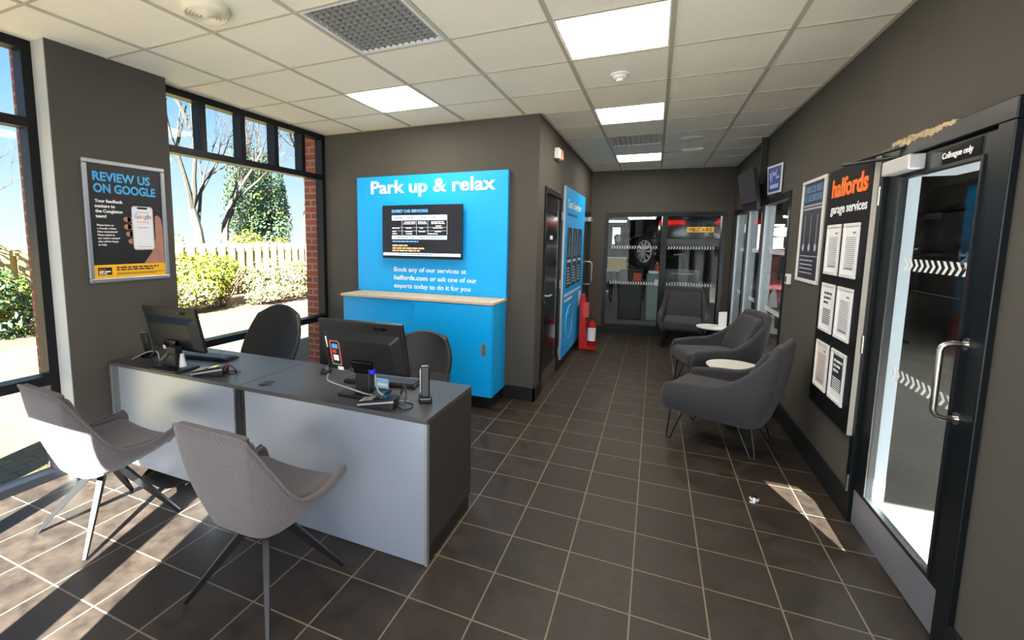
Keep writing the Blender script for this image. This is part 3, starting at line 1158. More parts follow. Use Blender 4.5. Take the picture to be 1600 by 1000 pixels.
# ---- keyboards
def keyboard(label, x, y, rot):
    t = thing('keyboard', label, 'keyboard', (x, y, DZ), rot, 'desk keyboards')
    f = Fr((0, 0, 0), (1, 0, 0), (0, 1, 0))
    mb = MB()
    mb.add([(-.22, -.07, .022), (.22, -.07, .022), (.22, .07, .01), (-.22, .07, .01), (-.22, -.07, .002), (.22, -.07, .002), (.22, .07, .0), (-.22, .07, .0)],
           [(0, 1, 2, 3), (4, 7, 6, 5), (0, 4, 5, 1), (1, 5, 6, 2), (2, 6, 7, 3), (3, 7, 4, 0)])
    mb.build('keyboard_body', M_black, t, world=False, bevel=.004)
    kb = MB()
    for r in range(6):
        yy = -.056 + .0215 * r
        zz = .0205 - .0018 * r
        xx = -.21
        while xx < .2:
            wd = .0165 if not (r == 5 and -.12 < xx < -.02) else .1
            kb.box(xx, xx + wd, yy - .0085, yy + .0085, zz, zz + .007)
            xx += wd + .0035
    kb.build('keys', M_darkgrey, t, world=False)
    for fx_ in (-.2, .17):
        MB().box(fx_, fx_ + .03, -.066, -.054, 0, .012).build('foot', M_darkgrey, t, world=False)
    return t


keyboard('black keyboard behind the monitor near the pillar', -1.93, .56, .12)
keyboard('black keyboard behind the stickered monitor', -.5, .6, .16)


# ---- card terminals lying near the desk's visitor edge
def card_terminal(label, x, y, rot):
    t = thing('card_terminal', label, 'card terminal', (x, y, DZ), rot, 'card terminals')
    side = [(-.095, 0), (.095, 0), (.1, .055), (.085, .06), (-.06, .032), (-.095, .02)]
    fs = Fr((0, -.04, 0), (1, 0, 0), (0, 0, 1))
    MB().prism(side, fs, -.08, 0).build('terminal_body', M_black, t, world=False, bevel=.005)
    MB().prism([(-.098, .014), (.1, .05), (.1, .042), (-.098, .006)], fs, .0005, .002).build('side_strip', mat('silver_strip', (206, 208, 212), .3, metal=.6), t, world=False)
    sl = Fr((-.085, -.032, .0275), Vector((.145, 0, .028)), (0, 1, 0))
    kk = MB()
    for a in range(4):
        for b in range(3):
            kk.fbox(sl, .002 + .016 * a, .013 + .016 * a, .004 + .02 * b, .018 + .02 * b, 0, .004)
    kk.build('keypad', mat('key_grey', (170, 166, 156), .5), t, world=False)
    MB().fbox(sl, -.006, 0, .002, .062, 0.0, .003).build('key_accent', mat('key_yellow', (226, 210, 70), .5), t, world=False)
    MB().fbox(sl, .085, .14, .004, .06, 0, .002).build('display', M_blackgloss, t, world=False)
    return t


card_terminal('black card terminal with silver edge in front of the monitor by the pillar', -1.545, .285, .35)
card_terminal('black card terminal with silver edge in front of the stickered monitor', -.315, .262, .12)


# ---- cordless phones standing in cradles
def cordless(label, x, y, rot, lean):
    t = thing('cordless_phone', label, 'phone', (x, y, DZ), rot, 'cordless phones')
    MB().box(-.035, .035, -.04, .04, 0, .03).build('cradle', M_blackgloss, t, world=False, bevel=.008)
    M_ = Matrix.Translation((0, .0, .018)) @ Matrix.Rotation(lean, 4, 'X')
    hs = MB().box(-.024, .024, -.011, .011, 0, .165, M_).build('handset', M_black, t, world=False, bevel=.008)
    MB().box(-.018, .018, .011, .012, .1, .14, M_).build('display', M_darkgrey, hs, world=False)
    e_ = MB()
    e_.tube([M_ @ Vector((-.024, .0, .03)), M_ @ Vector((-.025, 0, .15)), M_ @ Vector((-.015, 0, .168)), M_ @ Vector((.015, 0, .168))], .0025, 6)
    e_.build('trim_edge', M_alu, hs, world=False, smooth=True)
    return t


cordless('cordless phone upright in its cradle near the walkway corner of the desk', -.135, .425, .5, -.08)
cordless('cordless phone in its cradle behind the monitor by the pillar', -2.3, .40, .3, .22)

# ---- mice
for x, y, rot, lb in ((-.94, .63, .4, 'black computer mouse beside the stickered monitor'),):
    t = thing('computer_mouse', lb, 'mouse', (x, y, DZ), rot)
    mb = MB().sphere((0, 0, .004), .032, .056, .034, 18, 12)
    mb.v = [Vector((p.x, p.y, max(p.z, 0))) for p in mb.v]
    mb.build('mouse_body', M_black, t, world=False, smooth=True)
    MB().box(-.003, .003, .02, .04, .028, .036).build('scroll_wheel', M_alu, t, world=False, bevel=.002)
t = thing('folded_card', 'small pale blue card standing behind the stickered monitor stand', 'card', (-.43, .47, DZ))
MB().box(-.045, .045, -.003, .003, 0, .07).build('card_face', mat('card_blue', (150, 200, 232), .5), t, world=False)
MB().box(-.04, .04, -.004, -.003, .03, .045).build('card_stripe', M_paper, t, world=False)
t = thing('paper_cone', 'small white paper wedge beside the monitor stand by the pillar', 'paper', (-1.82, .3, DZ))
MB().lathe([(.028, 0), (.014, .1), (0, .1)], (0, 0, 0), 18).build('cone', M_paper, t, world=False, smooth=True)

# ---- cables
M_cable_g = mat('cable_grey', (150, 150, 150), .5)


def cable(label, pts, r, m, group=None):
    P = catmull(pts, 40)
    return tag(MB().tube(P, r, 8).build('cable', m, None, smooth=True), label, 'cable', group)


z_ = DZ + .004
cable('grey cable looping over the desk left of the monitor by the pillar', [(-2.33, .3, z_), (-2.25, .36, DZ + .05), (-2.15, .36, DZ + .06), (-2.08, .33, DZ + .02), (-1.98, .33, DZ + .1), (-1.96, .32, DZ + .14)], .005, M_cable_g)
cable('black cable hanging from the monitor by the pillar down to its stand', [(-1.87, .28, .86), (-1.86, .2, .80), (-1.9, .2, .77), (-2.0, .22, .80), (-2.02, .28, .87)], .004, M_black)
cable('grey lead running from the blue plug of the stickered monitor to the desk', [(-.385, .34, .872), (-.37, .33, .82), (-.33, .3, .79), (-.27, .33, .755), (-.2, .37, z_)], .0045, M_cable_g)
cable('grey lead crossing in front of the stickered monitor stand', [(-.68, .33, .84), (-.66, .3, .815), (-.6, .3, .80), (-.5, .29, .79), (-.43, .33, .76), (-.4, .38, z_)], .0045, M_cable_g)
cable('thin black cord coiled beside the upright cordless phone', [(-.21, .29, z_), (-.18, .26, z_), (-.15, .3, z_), (-.17, .35, z_), (-.22, .36, z_), (-.25, .32, z_), (-.21, .275, z_ + .007)], .003, M_black)
cable('thick black lead from the right card terminal up behind it', [(-.215, .29, DZ + .03), (-.19, .3, DZ + .02), (-.21, .36, DZ + .05), (-.26, .42, DZ + .07), (-.3, .46, DZ + .005)], .005, M_black)
cable('dark red and black cord heap beside the left card terminal', [(-1.45, .3, DZ + .03), (-1.43, .33, DZ + .06), (-1.41, .36, DZ + .02), (-1.46, .39, DZ + .005), (-1.5, .37, z_), (-1.44, .34, z_)], .005, mat('cord_red', (92, 34, 34), .5))

# ================================================================ OFFICE CHAIRS BEHIND THE DESK


def office_chair(label, loc, rot, hback, recline=.12, wb=.235):
    t = thing('office_chair', label, 'office chair', loc, rot, 'black office chairs')
    # faces +y locally
    nx, nz = 17, 22
    P, F = [], []
    for j in range(nz + 1):
        f = j / nz
        for i in range(nx + 1):
            s_ = i / nx * 2 - 1
            u_ = max(0, (f - .42) / .58)
            x = wb * s_ * math.sqrt(1 - u_ * u_ / 2) * (.9 + .1 * min(1, f * 3))
            fz = f if f < .42 else .42 + .58 * u_ * math.sqrt(1 - s_ * s_ / 2)
            y = -.18 - recline * fz + .06 * s_ * s_ * (1 - .6 * f) - .02 * math.sin(PI * f)
            P.append((x, y, .46 + (hback - .46) * fz))
    n = nx + 1
    for j in range(nz):
        for i in range(nx):
            a = j * n + i
            F.append((a, a + n, a + n + 1, a + 1))
    MB().add(P, F).build('backrest', M_leather, t, world=False, smooth=True, solid=.05, sub=1, recalc=False)
    MB().box(-.24, .24, -.22, .25, .44, .52).build('seat', M_leather, t, world=False, bevel=.035, bseg=4, smooth=True)
    MB().cyl((0, 0, .08), (0, 0, .44), .028, .028, 16).build('gas_stem', M_black, t, world=False, smooth=True)
    MB().box(-.1, .1, -.12, .1, .41, .44).build('seat_plate', M_black, t, world=False)
    for k in range(5):
        a = k * 2 * PI / 5 + .3
        d = Vector((math.cos(a), math.sin(a), 0))
        lg = MB()
        lg.tube([Vector((0, 0, .1)) + d * .02, Vector((0, 0, .075)) + d * .29], [.026, .016], 8)
        leg_o = lg.build('leg', M_black, t, world=False, smooth=True)
        q = d.cross(Vector((0, 0, 1)))
        c0 = d * .29 + Vector((0, 0, .03))
        MB().cyl(c0 - q * .02, c0 + q * .02, .03, .03, 14).build('castor', M_blackgloss, leg_o, world=False, smooth=True)
    return t


office_chair('black leather office chair behind the desk, in front of the window', (-2.02, 1.0, 0), math.radians(190), 1.0, .27, .26)
office_chair('black leather office chair behind the desk, in front of the blue cabinet', (-.70, 1.38, 0), math.radians(196), .835)

# ================================================================ VISITOR CHAIRS


def visitor_chair(label, loc, rot):
    t = thing('visitor_chair', label, 'chair', loc, rot, 'grey fabric visitor chairs')
    B = [(.215, .235, .435), (.215, .13, .405), (.205, .0, .378), (.185, -.09, .366), (.165, -.135, .362), (.14, -.155, .361), (.11, -.165, .36), (.06, -.17, .36), (0, -.17, .36)]
    T = [(.262, .235, .515), (.276, .11, .485), (.274, -.02, .487), (.262, -.1, .54), (.238, -.18, .665), (.205, -.25, .79), (.188, -.27, .828), (.1, -.281, .838), (0, -.284, .838)]
    shell, rim = ushell(B, T, 48, 8, .022, (0, .03))
    sh = shell.build('shell', M_fabric, t, world=False, smooth=True, solid=.03, recalc=False)
    MB().tube([p + Vector((0, 0, .001)) for p in rim], .0055, 8).build('piping', M_fabric, sh, world=False, smooth=True)
    # seat cushion: shaped to the shell
    n_, P, F = 12, [], []
    for j in range(n_ + 1):
        y = -.19 + .43 * j / n_
        wd = .15 + .09 * min(1, max(0, (y + .19) / .2))
        for i in range(n_ + 1):
            s_ = i / n_ * 2 - 1
            z = .5 - .022 * (1 - s_ * s_) * (1 if y > -.1 else .6) + .03 * s_ * s_ * 0 + (.03 if y < -.15 else 0) - (.02 if j == n_ else 0)
            P.append((wd * s_, y, z - .012))
    m_ = n_ + 1
    for j in range(n_):
        for i in range(n_):
            a = j * m_ + i
            F.append((a, a + 1, a + m_ + 1, a + m_))
    MB().add(P, F).build('seat', M_fabric, t, world=False, smooth=True, solid=.055, sub=1, recalc=False)
    # inner back pad
    P, F = [], []
    for j in range(9):
        f = j / 8
        for i in range(9):
            s_ = i / 8 * 2 - 1
            z = .48 + .335 * f
            P.append(((.16 + .035 * f) * s_, -.135 - .115 * f + .05 * s_ * s_ * (1 - f * .6) + .012, z))
    for j in range(8):
        for i in range(8):
            a = j * 9 + i
            F.append((a, a + 9, a + 10, a + 1))
    MB().add(P, F).build('back_pad', M_fabric, t, world=False, smooth=True, solid=.03, sub=1, recalc=False)
    MB().cyl((0, 0, .315), (0, 0, .35), .05, .07, 20).build('hub', M_legs, t, world=False, smooth=True)
    for sx, sy in ((1, 1), (1, -1), (-1, -1), (-1, 1)):
        a, b = Vector((.03 * sx, .03 * sy, .335)), Vector((.236 * sx, .236 * sy, .006))
        d = (b - a).normalized()
        q = Vector((-sy, sx, 0)).normalized() * .5
        q = Vector((sx * -1, sy, 0)).normalized() if sx * sy > 0 else Vector((1, 1, 0)).normalized()
        q = d.cross(Vector((0, 0, 1))).normalized()
        n = q.cross(d)
        P = []
        for c_, w1, h1 in ((a, .016, .02), (a.lerp(b, .5), .013, .015), (b, .008, .009)):
            P += [c_ + q * w1 + n * h1, c_ - q * w1 + n * h1, c_ - q * w1 - n * h1, c_ + q * w1 - n * h1]
        F = [(0, 1, 2, 3), (8, 11, 10, 9)]
        for r in (0, 4):
            for i in range(4):
                F.append((r + i, r + (i + 1) % 4, r + 4 + (i + 1) % 4, r + 4 + i))
        MB().add(P, F).build('leg', M_legs, t, world=False, bevel=.002)
    return t


vc = visitor_chair('grey fabric visitor chair nearest the camera, in front of the desk beside the walkway', (-.62, -.195, 0), 0)
dup(vc, (-1.765, -.205, 0), math.radians(-3), 'grey fabric visitor chair half in sunlight beside the tall window and pillar')

# ================================================================ ARMCHAIRS AND SIDE TABLES


def armchair(label, loc, rot):
    t = thing('armchair', label, 'armchair', loc, rot, 'charcoal armchairs along the right wall')
    B = [(.285, .34, .25), (.29, .16, .24), (.285, -.05, .235), (.268, -.17, .225), (.24, -.25, .22), (.2, -.285, .216), (.14, -.305, .215), (0, -.315, .215)]
    T = [(.325, .325, .475), (.342, .14, .505), (.342, -.05, .525), (.318, -.21, .62), (.29, -.33, .75), (.262, -.395, .838), (.2, -.42, .858), (0, -.432, .866)]
    shell, rim = ushell(B, T, 52, 9, .03, (0, .05), True, .015)
    shell.build('shell', M_arm, t, world=False, smooth=True, solid=.06, sub=1, recalc=False)
    MB().box(-.255, .255, -.25, .36, .27, .43).build('seat', M_arm, t, world=False, bevel=.05, bseg=5, smooth=True)
    P, F = [], []
    for j in range(9):
        f = j / 8
        for i in range(11):
            s_ = i / 10 * 2 - 1
            z = .40 + .415 * f
            P.append(((.25 - .03 * f) * s_, -.185 - .15 * f + .05 * s_ * s_ * (1 - f * .5) + .02 * math.sin(PI * f), z))
    for j in range(8):
        for i in range(10):
            a = j * 11 + i
            F.append((a, a + 11, a + 12, a + 1))
    MB().add(P, F).build('back_cushion', M_arm, t, world=False, smooth=True, solid=.06, sub=1, recalc=False)
    for sx, y0, yf, x0, xf, zt in ((1, .24, .285, .24, .275, .27), (-1, .24, .285, .24, .275, .27), (1, -.2, -.285, .17, .235, .23), (-1, -.2, -.285, .17, .235, .23)):
        a = Vector((sx * x0, y0 - .05, zt))
        b = Vector((sx * x0, y0 + .05, zt))
        c_ = Vector((sx * xf, yf, .008))
        e_ = Vector((0, 1, 0)) * .016
        pts = [a, c_ - e_ + Vector((0, 0, .016)), c_ - e_ * .6 + Vector((0, 0, .003)), c_, c_ + e_ * .6 + Vector((0, 0, .003)), c_ + e_ + Vector((0, 0, .016)), b]
        MB().tube(pts, .0065, 8).build('leg', M_legs, t, world=False, smooth=True)
    return t


ac = armchair('charcoal armchair nearest the camera with its back to the right wall', (1.46, 2.46, 0), math.radians(68))
dup(ac, (1.56, 3.88, 0), math.radians(106), 'charcoal armchair second from the camera, between the two side tables')
dup(ac, (1.36, 6.08, 0), math.radians(176), 'charcoal armchair in front of the end glazing, facing the camera')


def side_table(label, loc, r, h):
    t = thing('side_table', label, 'side table', loc, 0, 'white round side tables')
    MB().lathe([(0, h - .02), (r - .006, h - .02), (r, h - .014), (r, h - .004), (r - .004, h), (0, h)], (0, 0, 0), 44).build('table_top', M_white, t, world=False, smooth=True)
    for k in range(3):
        a = k * 2 * PI / 3 + .6
        d = Vector((math.cos(a), math.sin(a), 0))
        MB().cyl(d * r * .5 + Vector((0, 0, h - .02)), d * r * .85, .012, .008, 10).build('leg', M_legs, t, world=False, smooth=True)
    return t


side_table('white round side table between the two nearest armchairs', (1.63, 3.17, 0), .22, .45)
side_table('white round side table in front of the armchair by the end glazing', (1.68, 5.32, 0), .2, .45)
t = thing('leaflet_stand', 'white leaflet stand on the far side table', 'leaflet stand', (1.79, 5.33, .45))
MB().add([(-.05, -.05, 0), (.05, .02, 0), (.05, .04, .2), (-.05, -.03, .2), (-.055, -.042, 0), (.045, .028, 0), (.045, .047, .2), (-.055, -.022, .2)],
         [(0, 1, 2, 3), (4, 7, 6, 5), (0, 4, 5, 1), (1, 5, 6, 2), (2, 6, 7, 3), (3, 7, 4, 0)]).build('holder', M_paper, t, world=False)
MB().box(-.06, .06, -.05, .05, 0, .006).build('stand_base', M_white, t, world=False)

# ================================================================ BLUE CABINET AND BOARD
t = thing('storage_cabinet', 'bright blue two door cabinet with oak top against the back wall', 'cabinet', (-1.23, 2.45, 0))
MB().box(-2.05, -.395, 2.285, 2.672, .12, .985).build('carcass', M_blue, t, bevel=.002)
MB().box(-2.035, -.41, 2.3, 2.67, 0, .12).build('plinth', M_black, t)
MB().box(-2.065, -.385, 2.25, 2.672, .985, 1.01).build('countertop', M_wood, t, bevel=.003)
MB().box(-2.045, -1.185, 2.274, 2.285, .135, .98).build('door', M_blue, t, bevel=.002)
dr = MB().box(-1.192, -.397, 2.256, 2.272, .125, .98).build('door', M_blue, t, bevel=.002)
FH = Fr((-.472, 2.256, .57), (1, 0, 0), (0, 0, 1))
hd = MB().prism(rrect(-.024, .024, -.062, .062, .006), FH, 0, .004).build('recessed_handle', M_alu, dr)
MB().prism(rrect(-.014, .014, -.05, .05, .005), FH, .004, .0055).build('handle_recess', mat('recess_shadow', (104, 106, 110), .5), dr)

t = thing('wall_board', 'blue Park up and relax board on the back wall above the cabinet', 'wall board', (-1.24, 2.66, 1.01))
brd = MB().box(-2.11, -.387, 2.635, 2.686, 1.012, 2.238).build('board', M_blueboard, t, bevel=.002)
FBd = Fr((0, 2.635, 0), (1, 0, 0), (0, 0, 1))
text('Park up & relax', 'heading_letters', FBd, -1.925, 2.06, .135, M_letter_w, brd, width=1.415, bold=.022, ext=.006)
text('Book any of our services at', 'lettering', FBd, -1.645, 1.233, .05, M_letter_w, brd, width=.84, bold=.014)
text('halfords.com', 'lettering', FBd, -1.645, 1.145, .05, M_letter_w, brd, width=.405, bold=.03)
text('or ask one of our', 'lettering', FBd, -1.212, 1.145, .05, M_letter_w, brd, width=.52, bold=.014)
text('experts today to do it for you', 'lettering', FBd, -1.645, 1.057, .05, M_letter_w, brd, width=.885, bold=.014)

t = thing('wall_screen', 'black wall screen showing a car servicing menu on the blue board', 'screen', (-1.29, 2.6, 1.375))
MB().box(-1.745, -.83, 2.565, 2.6, 1.375, 1.925).build('screen_housing', M_black, t, bevel=.004)
MB().box(-1.4, -1.15, 2.6, 2.635, 1.55, 1.75).build('wall_bracket', M_black, t)
FS = Fr((-1.745, 2.565, 1.375), (1, 0, 0), (0, 0, 1))


def em(name, c, s_):
    return mat(name, c, .3, emit=s_)


scr = MB().fbox(FS, .012, .903, .03, .54, 0, .001).build('display', em('screen_dark', (26, 26, 34), .35), t)
Fs2 = Fr(FS.P(0, 0, .001), FS.x, FS.y)
M_sb = em('screen_blue', (90, 160, 240), .7)
M_sl = em('screen_pale', (188, 214, 248), .75)
M_sw = em('screen_white', (220, 222, 230), .6)
M_so = em('screen_orange', (232, 170, 120), .5)
text('EXPERT CAR SERVICING', 'lettering', Fs2, .12, .475, .03, M_sb, scr, width=.42, bold=.02, d=.0003, ext=.0005)
mb = MB()
mb.fbox(Fs2, .12, .755, .395, .445, 0, .0006)
mb.fbox(Fs2, .12, .755, .2, .238, 0, .0006)
mb.fbox(Fs2, .012, .903, .03, .058, 0, .0006)
mb.build('display_band', M_sl, scr)
mb = MB()
for uu in (.24, .41, .54, .755):
    mb.fbox(Fs2, uu, uu + .002, .245, .39, 0, .0006)
for vv in (.285, .32):
    mb.fbox(Fs2, .12, .755, vv, vv + .0015, 0, .0006)
for k, (a, b, vv) in enumerate([(.27, .4, .372), (.26, .4, .355), (.43, .52, .372), (.43, .53, .355), (.58, .72, .372), (.58, .73, .355), (.125, .21, .31), (.29, .36, .31), (.45, .5, .31), (.6, .72, .31),
                                (.125, .17, .275), (.28, .36, .275), (.44, .51, .275), (.62, .69, .275), (.125, .18, .252), (.29, .36, .252), (.55, .65, .252), (.63, .7, .33)]):
    bars(mb, Fs2, a, b, vv, .009, 0, k, e=.0006)
mb.build('display_print', M_sw, scr)
mb = MB()
for k, (a, b, vv, h) in enumerate([(.125, .32, .128, .014), (.125, .52, .1, .014), (.125, .45, .075, .014)]):
    bars(mb, Fs2, a, b, vv, h, 0, 40 + k, e=.0006)
mb.build('display_print', M_so, scr)
mb = MB()
bars(mb, Fs2, .125, .44, .172, .01, 0, 50, e=.0006)
mb.build('display_print', M_sb, scr)
mb = MB()
for k, (a, b, vv) in enumerate([(.15, .25, .415), (.3, .4, .415), (.45, .53, .415), (.57, .64, .415), (.15, .4, .214), (.45, .7, .214), (.2, .6, .04)]):
    bars(mb, Fs2, a, b, vv, .01, .0007, 60 + k, e=.0003)
mb.build('display_print', mat('screen_ink', (70, 100, 150), .5), scr)

# ================================================================ CORRIDOR'S LEFT WALL
t = thing('team_board', 'tall blue team board on the left wall between the two black doors', 'board', (XC + .02, 4.7, .12))
FT = Fr((XC + .02, 3.935, .12), (0, 1, 0), (0, 0, 1))
TW, TH = 1.64, 2.1
brd = MB().fbox(FT, 0, TW, 0, TH, -.012, .012).build('board', M_blueboard, t)
MB().fbox(FT, -.006, 0, 0, TH, -.012, .014).build('edge_strip', M_alu, brd)
FTt = Fr(FT.P(0, 0, .012), FT.x, FT.y)
text('Team Congleton', 'heading_letters', FTt, .16, 1.86, .1, M_letter_w, brd, width=1.05, bold=.02)
lines = MB()
bars(lines, FTt, .16, .9, 1.76, .035, .001, 3)
lines.build('small_print', mat('ink_navy', (10, 60, 120), .5), brd)
for k in range(3):
    u0 = .2 + .42 * k
    p_ = MB().fbox(FTt, u0, u0 + .34, .86, 1.62, 0, .003).build('profile_panel', mat('profile_dark', (20, 30, 44), .4), brd)
    sh_ = MB()
    sh_.prism([(u0 + .17 + .06 * math.cos(a * PI / 8), 1.47 + .08 * math.sin(a * PI / 8)) for a in range(16)], FTt, .003, .004)
    sh_.prism([(u0 + .05, 1.25), (u0 + .29, 1.25), (u0 + .25, 1.37), (u0 + .2, 1.4), (u0 + .14, 1.4), (u0 + .09, 1.37)], FTt, .003, .004)
    sh_.build('profile_picture', mat('picture_grey', (110, 112, 118), .5), p_)
    lines = MB()
    bars(lines, FTt, u0 + .05, u0 + .28, 1.18, .035, .003, k)
    for q in range(6):
        bars(lines, FTt, u0 + .05, u0 + .3, 1.1 - .038 * q, .014, .003, k * 9 + q, fill=.6 + .07 * q)
    lines.build('small_print', M_letter_w, p_)
lines = MB()
bars(lines, FTt, .12, 1.5, .76, .03, .001, 71)
bars(lines, FTt, .12, .7, .69, .03, .001, 72)
lines.build('small_print', M_letter_w, brd)
sw = MB()
pts = [FTt.P(.55 + .32 * math.cos(a / 20 * 2.4 * PI + 1) * (1 - a / 40), .38 + .24 * math.sin(a / 20 * 2.4 * PI + 1) * (1 - a / 60), .002) for a in range(21)]
sw.tube(pts, .006, 6)
sw.build('swirl_line', mat('swirl_pale', (90, 190, 245), .5), brd, smooth=True)
MB().fbox(FTt, 1.3, 1.5, .5, .72, 0, .003).build('notice_label', M_paper, brd)

t = thing('alarm_box', 'small white and red alarm box high on the corridor left wall', 'alarm box', (XC, 3.47, 2.49))
FA = Fr((XC, 3.36, 2.44), (0, 1, 0), (0, 0, 1))
MB().fbox(FA, 0, .2, 0, .11, 0, .05).build('box', M_white, t, bevel=.006)
MB().fbox(FA, .12, .21, .005, .105, .02, .06).build('lens', mat('lens_amber', (220, 130, 60), .3), t, bevel=.008)

# fire extinguisher on a red stand
t = thing('extinguisher_stand', 'red plastic extinguisher stand at the far left of the corridor', 'stand', (.06, 5.22, 0), 0)
FX = Fr((.03, 5.22, 0), (1, 0, 0), (0, 0, 1))
side = [(-.1, 0), (-.1, .72), (-.075, .8), (-.03, .8), (-.005, .72), (.0, .45), (.02, .2), (.06, .09), (.14, .07), (.16, 0)]
M_ex = Matrix.Translation((.05, 5.22, 0)) @ Matrix.Rotation(math.radians(8), 4, 'Z')
fxx = Fr(M_ex @ Vector((0, -.1, 0)), M_ex.to_3x3() @ Vector((1, 0, 0)), (0, 0, 1))
MB().prism(side, fxx, -.26, 0).build('stand_body', M_red, t, bevel=.012, smooth=True)
MB().prism(rrect(-.05, .03, .48, .7, .02), Fr(fxx.P(0, 0, .0), fxx.x, fxx.y), 0, .003).build('stand_sign', mat('sign_red', (214, 60, 48), .4), t)
t = thing('fire_extinguisher', 'red fire extinguisher with white label standing in the red stand', 'fire extinguisher', (.145, 5.1, .075))
MB().lathe([(0, 0), (.05, 0), (.055, .01), (.055, .3), (.048, .33), (.02, .355), (.014, .37), (.014, .39), (0, .39)], (0, 0, 0), 28).build('cylinder', M_red, t, world=False, smooth=True)
MB().lathe([(.0556, .08), (.0562, .08), (.0562, .27), (.0556, .27)], (0, 0, 0), 28).build('label_band', M_paper, t, world=False, smooth=True)
MB().box(-.012, .012, -.07, .03, .39, .42).build('valve', M_black, t, world=False, bevel=.004)
MB().tube(catmull([(0, .02, .4), (.03, .06, .38), (.062, .03, .3), (.064, 0, .2), (.064, 0, .1)], 16), .008, 8).build('hose', M_black, t, world=False, smooth=True)

# ================================================================ RIGHT WALL
FN = Fr((XR - .05, 2.235, .49), (0, -1, 0), (0, 0, 1))     # notice board face
NW, NH = .685, 1.545
t = thing('notice_board', 'black garage services board hung on the right wall beside the glazed door', 'notice board', (XR, 1.9, .49))
brd = MB().fbox(FN, 0, NW, 0, NH, -.004, 0).build('face_panel', mat('board_black', (9, 9, 10), .6, spec=.2), t)
MB().fbox(FN, 0.0, NW, 0, NH, -.048, -.004).build('board_body', mat('board_edge', (190, 185, 172), .5), t)
text('halfords', 'heading_letters', FN, .085, 1.372, .113, M_letter_o, brd, width=.555, bold=.03, ext=.004)
text('garage services', 'lettering', FN, .083, 1.268, .058, M_letter_w, brd, width=.57, bold=.016)
FRN = [('white framed price sheet at the top left of the black board', 'white framed price sheet at the top right of the black board'),
       ('white framed notice at the middle left of the black board, dark heading', 'white framed form at the middle right of the black board'),
       ('white framed faded pinkish sheet at the bottom left of the black board', 'white framed dark navy notice at the bottom right of the black board')]
rows = ((.877, 1.196), (.507, .82), (.127, .437))
for r_, (v0, v1) in enumerate(rows):
    for c_, (u0, u1) in enumerate(((.08, .315), (.367, .6))):
        lb = FRN[r_][c_]
        t = thing('document_frame', lb, 'frame', FN.P((u0 + u1) / 2, v0, 0), 0, 'document frames on the black board')
        MB().frame(FN, u0, u1, v0, v1, .02, 0.0, .012).build('snap_frame', mat('frame_silver', (222, 222, 220), .35), t, bevel=.004)
        navy = (r_ == 2 and c_ == 1)
        pink = (r_ == 2 and c_ == 0)
        sh_ = MB().fbox(FN, u0 + .015, u1 - .015, v0 + .015, v1 - .015, .0005, .004).build('sheet', M_paper if not (navy or pink) else mat('paper_pink', (232, 214, 206), .6) if pink else M_paper, t)
        Fd = Fr(FN.P(u0, v0, .004), FN.x, FN.y)
        w_, h_ = u1 - u0, v1 - v0
        if navy:
            MB().fbox(Fd, .03, w_ - .03, .07, h_ - .03, 0, .0006).build('print_block', M_navy, sh_)
        lines = MB()
        if r_ == 1 and c_ == 0 or navy:
            for q in range(3):
                bars(lines, Fd, .05, w_ - .05, h_ - .07 - .03 * q, .014, .0008, q + r_, words=True, fill=(1, .9, .6)[q])
            for q in range(8):
                bars(lines, Fd, .05, w_ - .05, h_ - .17 - .013 * q, .006, .0008, q + 20)
        else:
            bars(lines, Fd, w_ * .6, w_ - .05, h_ - .06, .01, .0008, 1)
            for q in range(17):
                bars(lines, Fd, .045, w_ - .045, h_ - .085 - .0115 * q, .004, .0008, q + 5 * r_ + c_)
            bars(lines, Fd, .06, w_ - .06, .05, .008, .0008, 3, words=False)
        lines.build('small_print', M_paper if navy else (M_inkdark if (r_ == 1 and c_ == 0) else M_ink), sh_)

FGp = Fr((XR, 3.0, 1.265), (0, -1, 0), (0, 0, 1))
t = thing('framed_poster', 'dark tyre poster with blue heading in a silver frame on the right wall', 'poster', (XR, 2.72, 1.265))
MB().frame(FGp, 0, .555, 0, .79, .026, 0, .018).build('snap_frame', mat('frame_silver', (222, 222, 220), .35), t, bevel=.005)
sh_ = MB().fbox(FGp, .02, .535, .02, .77, .001, .006).build('print_sheet', M_navy, t)
Fd = Fr(FGp.P(0, 0, .006), FGp.x, FGp.y)
lines = MB()
glyphs(lines, Fd, .06, .5, .69, .05, .0, 5)
glyphs(lines, Fd, .06, .48, .625, .05, .0, 6)
lines.build('heading_print', mat('heading_blue', (96, 140, 190), .5), sh_)
lines = MB()
bars(lines, Fd, .05, .5, .585, .014, 0, 7)
bars(lines, Fd, .05, .5, .56, .014, 0, 8, words=False)
for q in range(3):
    lines.fbox(Fd, .11 + .15 * q, .115 + .15 * q, .3, .52, 0, .001)
    lines.prism([(.1125 + .15 * q + .03 * math.cos(a * PI / 4), .27 + .03 * math.sin(a * PI / 4)) for a in range(8)], Fd, 0, .001)
bars(lines, Fd, .045, .5, .2, .006, 0, 9, words=False)
for q in range(4):
    bars(lines, Fd, .06, .42, .165 - .032 * q, .009, 0, 10 + q, fill=.9)
lines.build('small_print', mat('print_lilac', (176, 176, 190), .5), sh_)

t = thing('light_switch', 'small white switch box on the right wall beside the glazed screen', 'switch', (XR, 3.2, 1.21))
FSW = Fr((XR, 3.255, 1.21), (0, -1, 0), (0, 0, 1))
MB().fbox(FSW, 0, .09, 0, .09, 0, .03).build('switch_box', M_white, t, bevel=.005)
MB().fbox(FSW, .03, .06, .02, .07, .03, .035).build('rocker', M_darkgrey, t, bevel=.002)

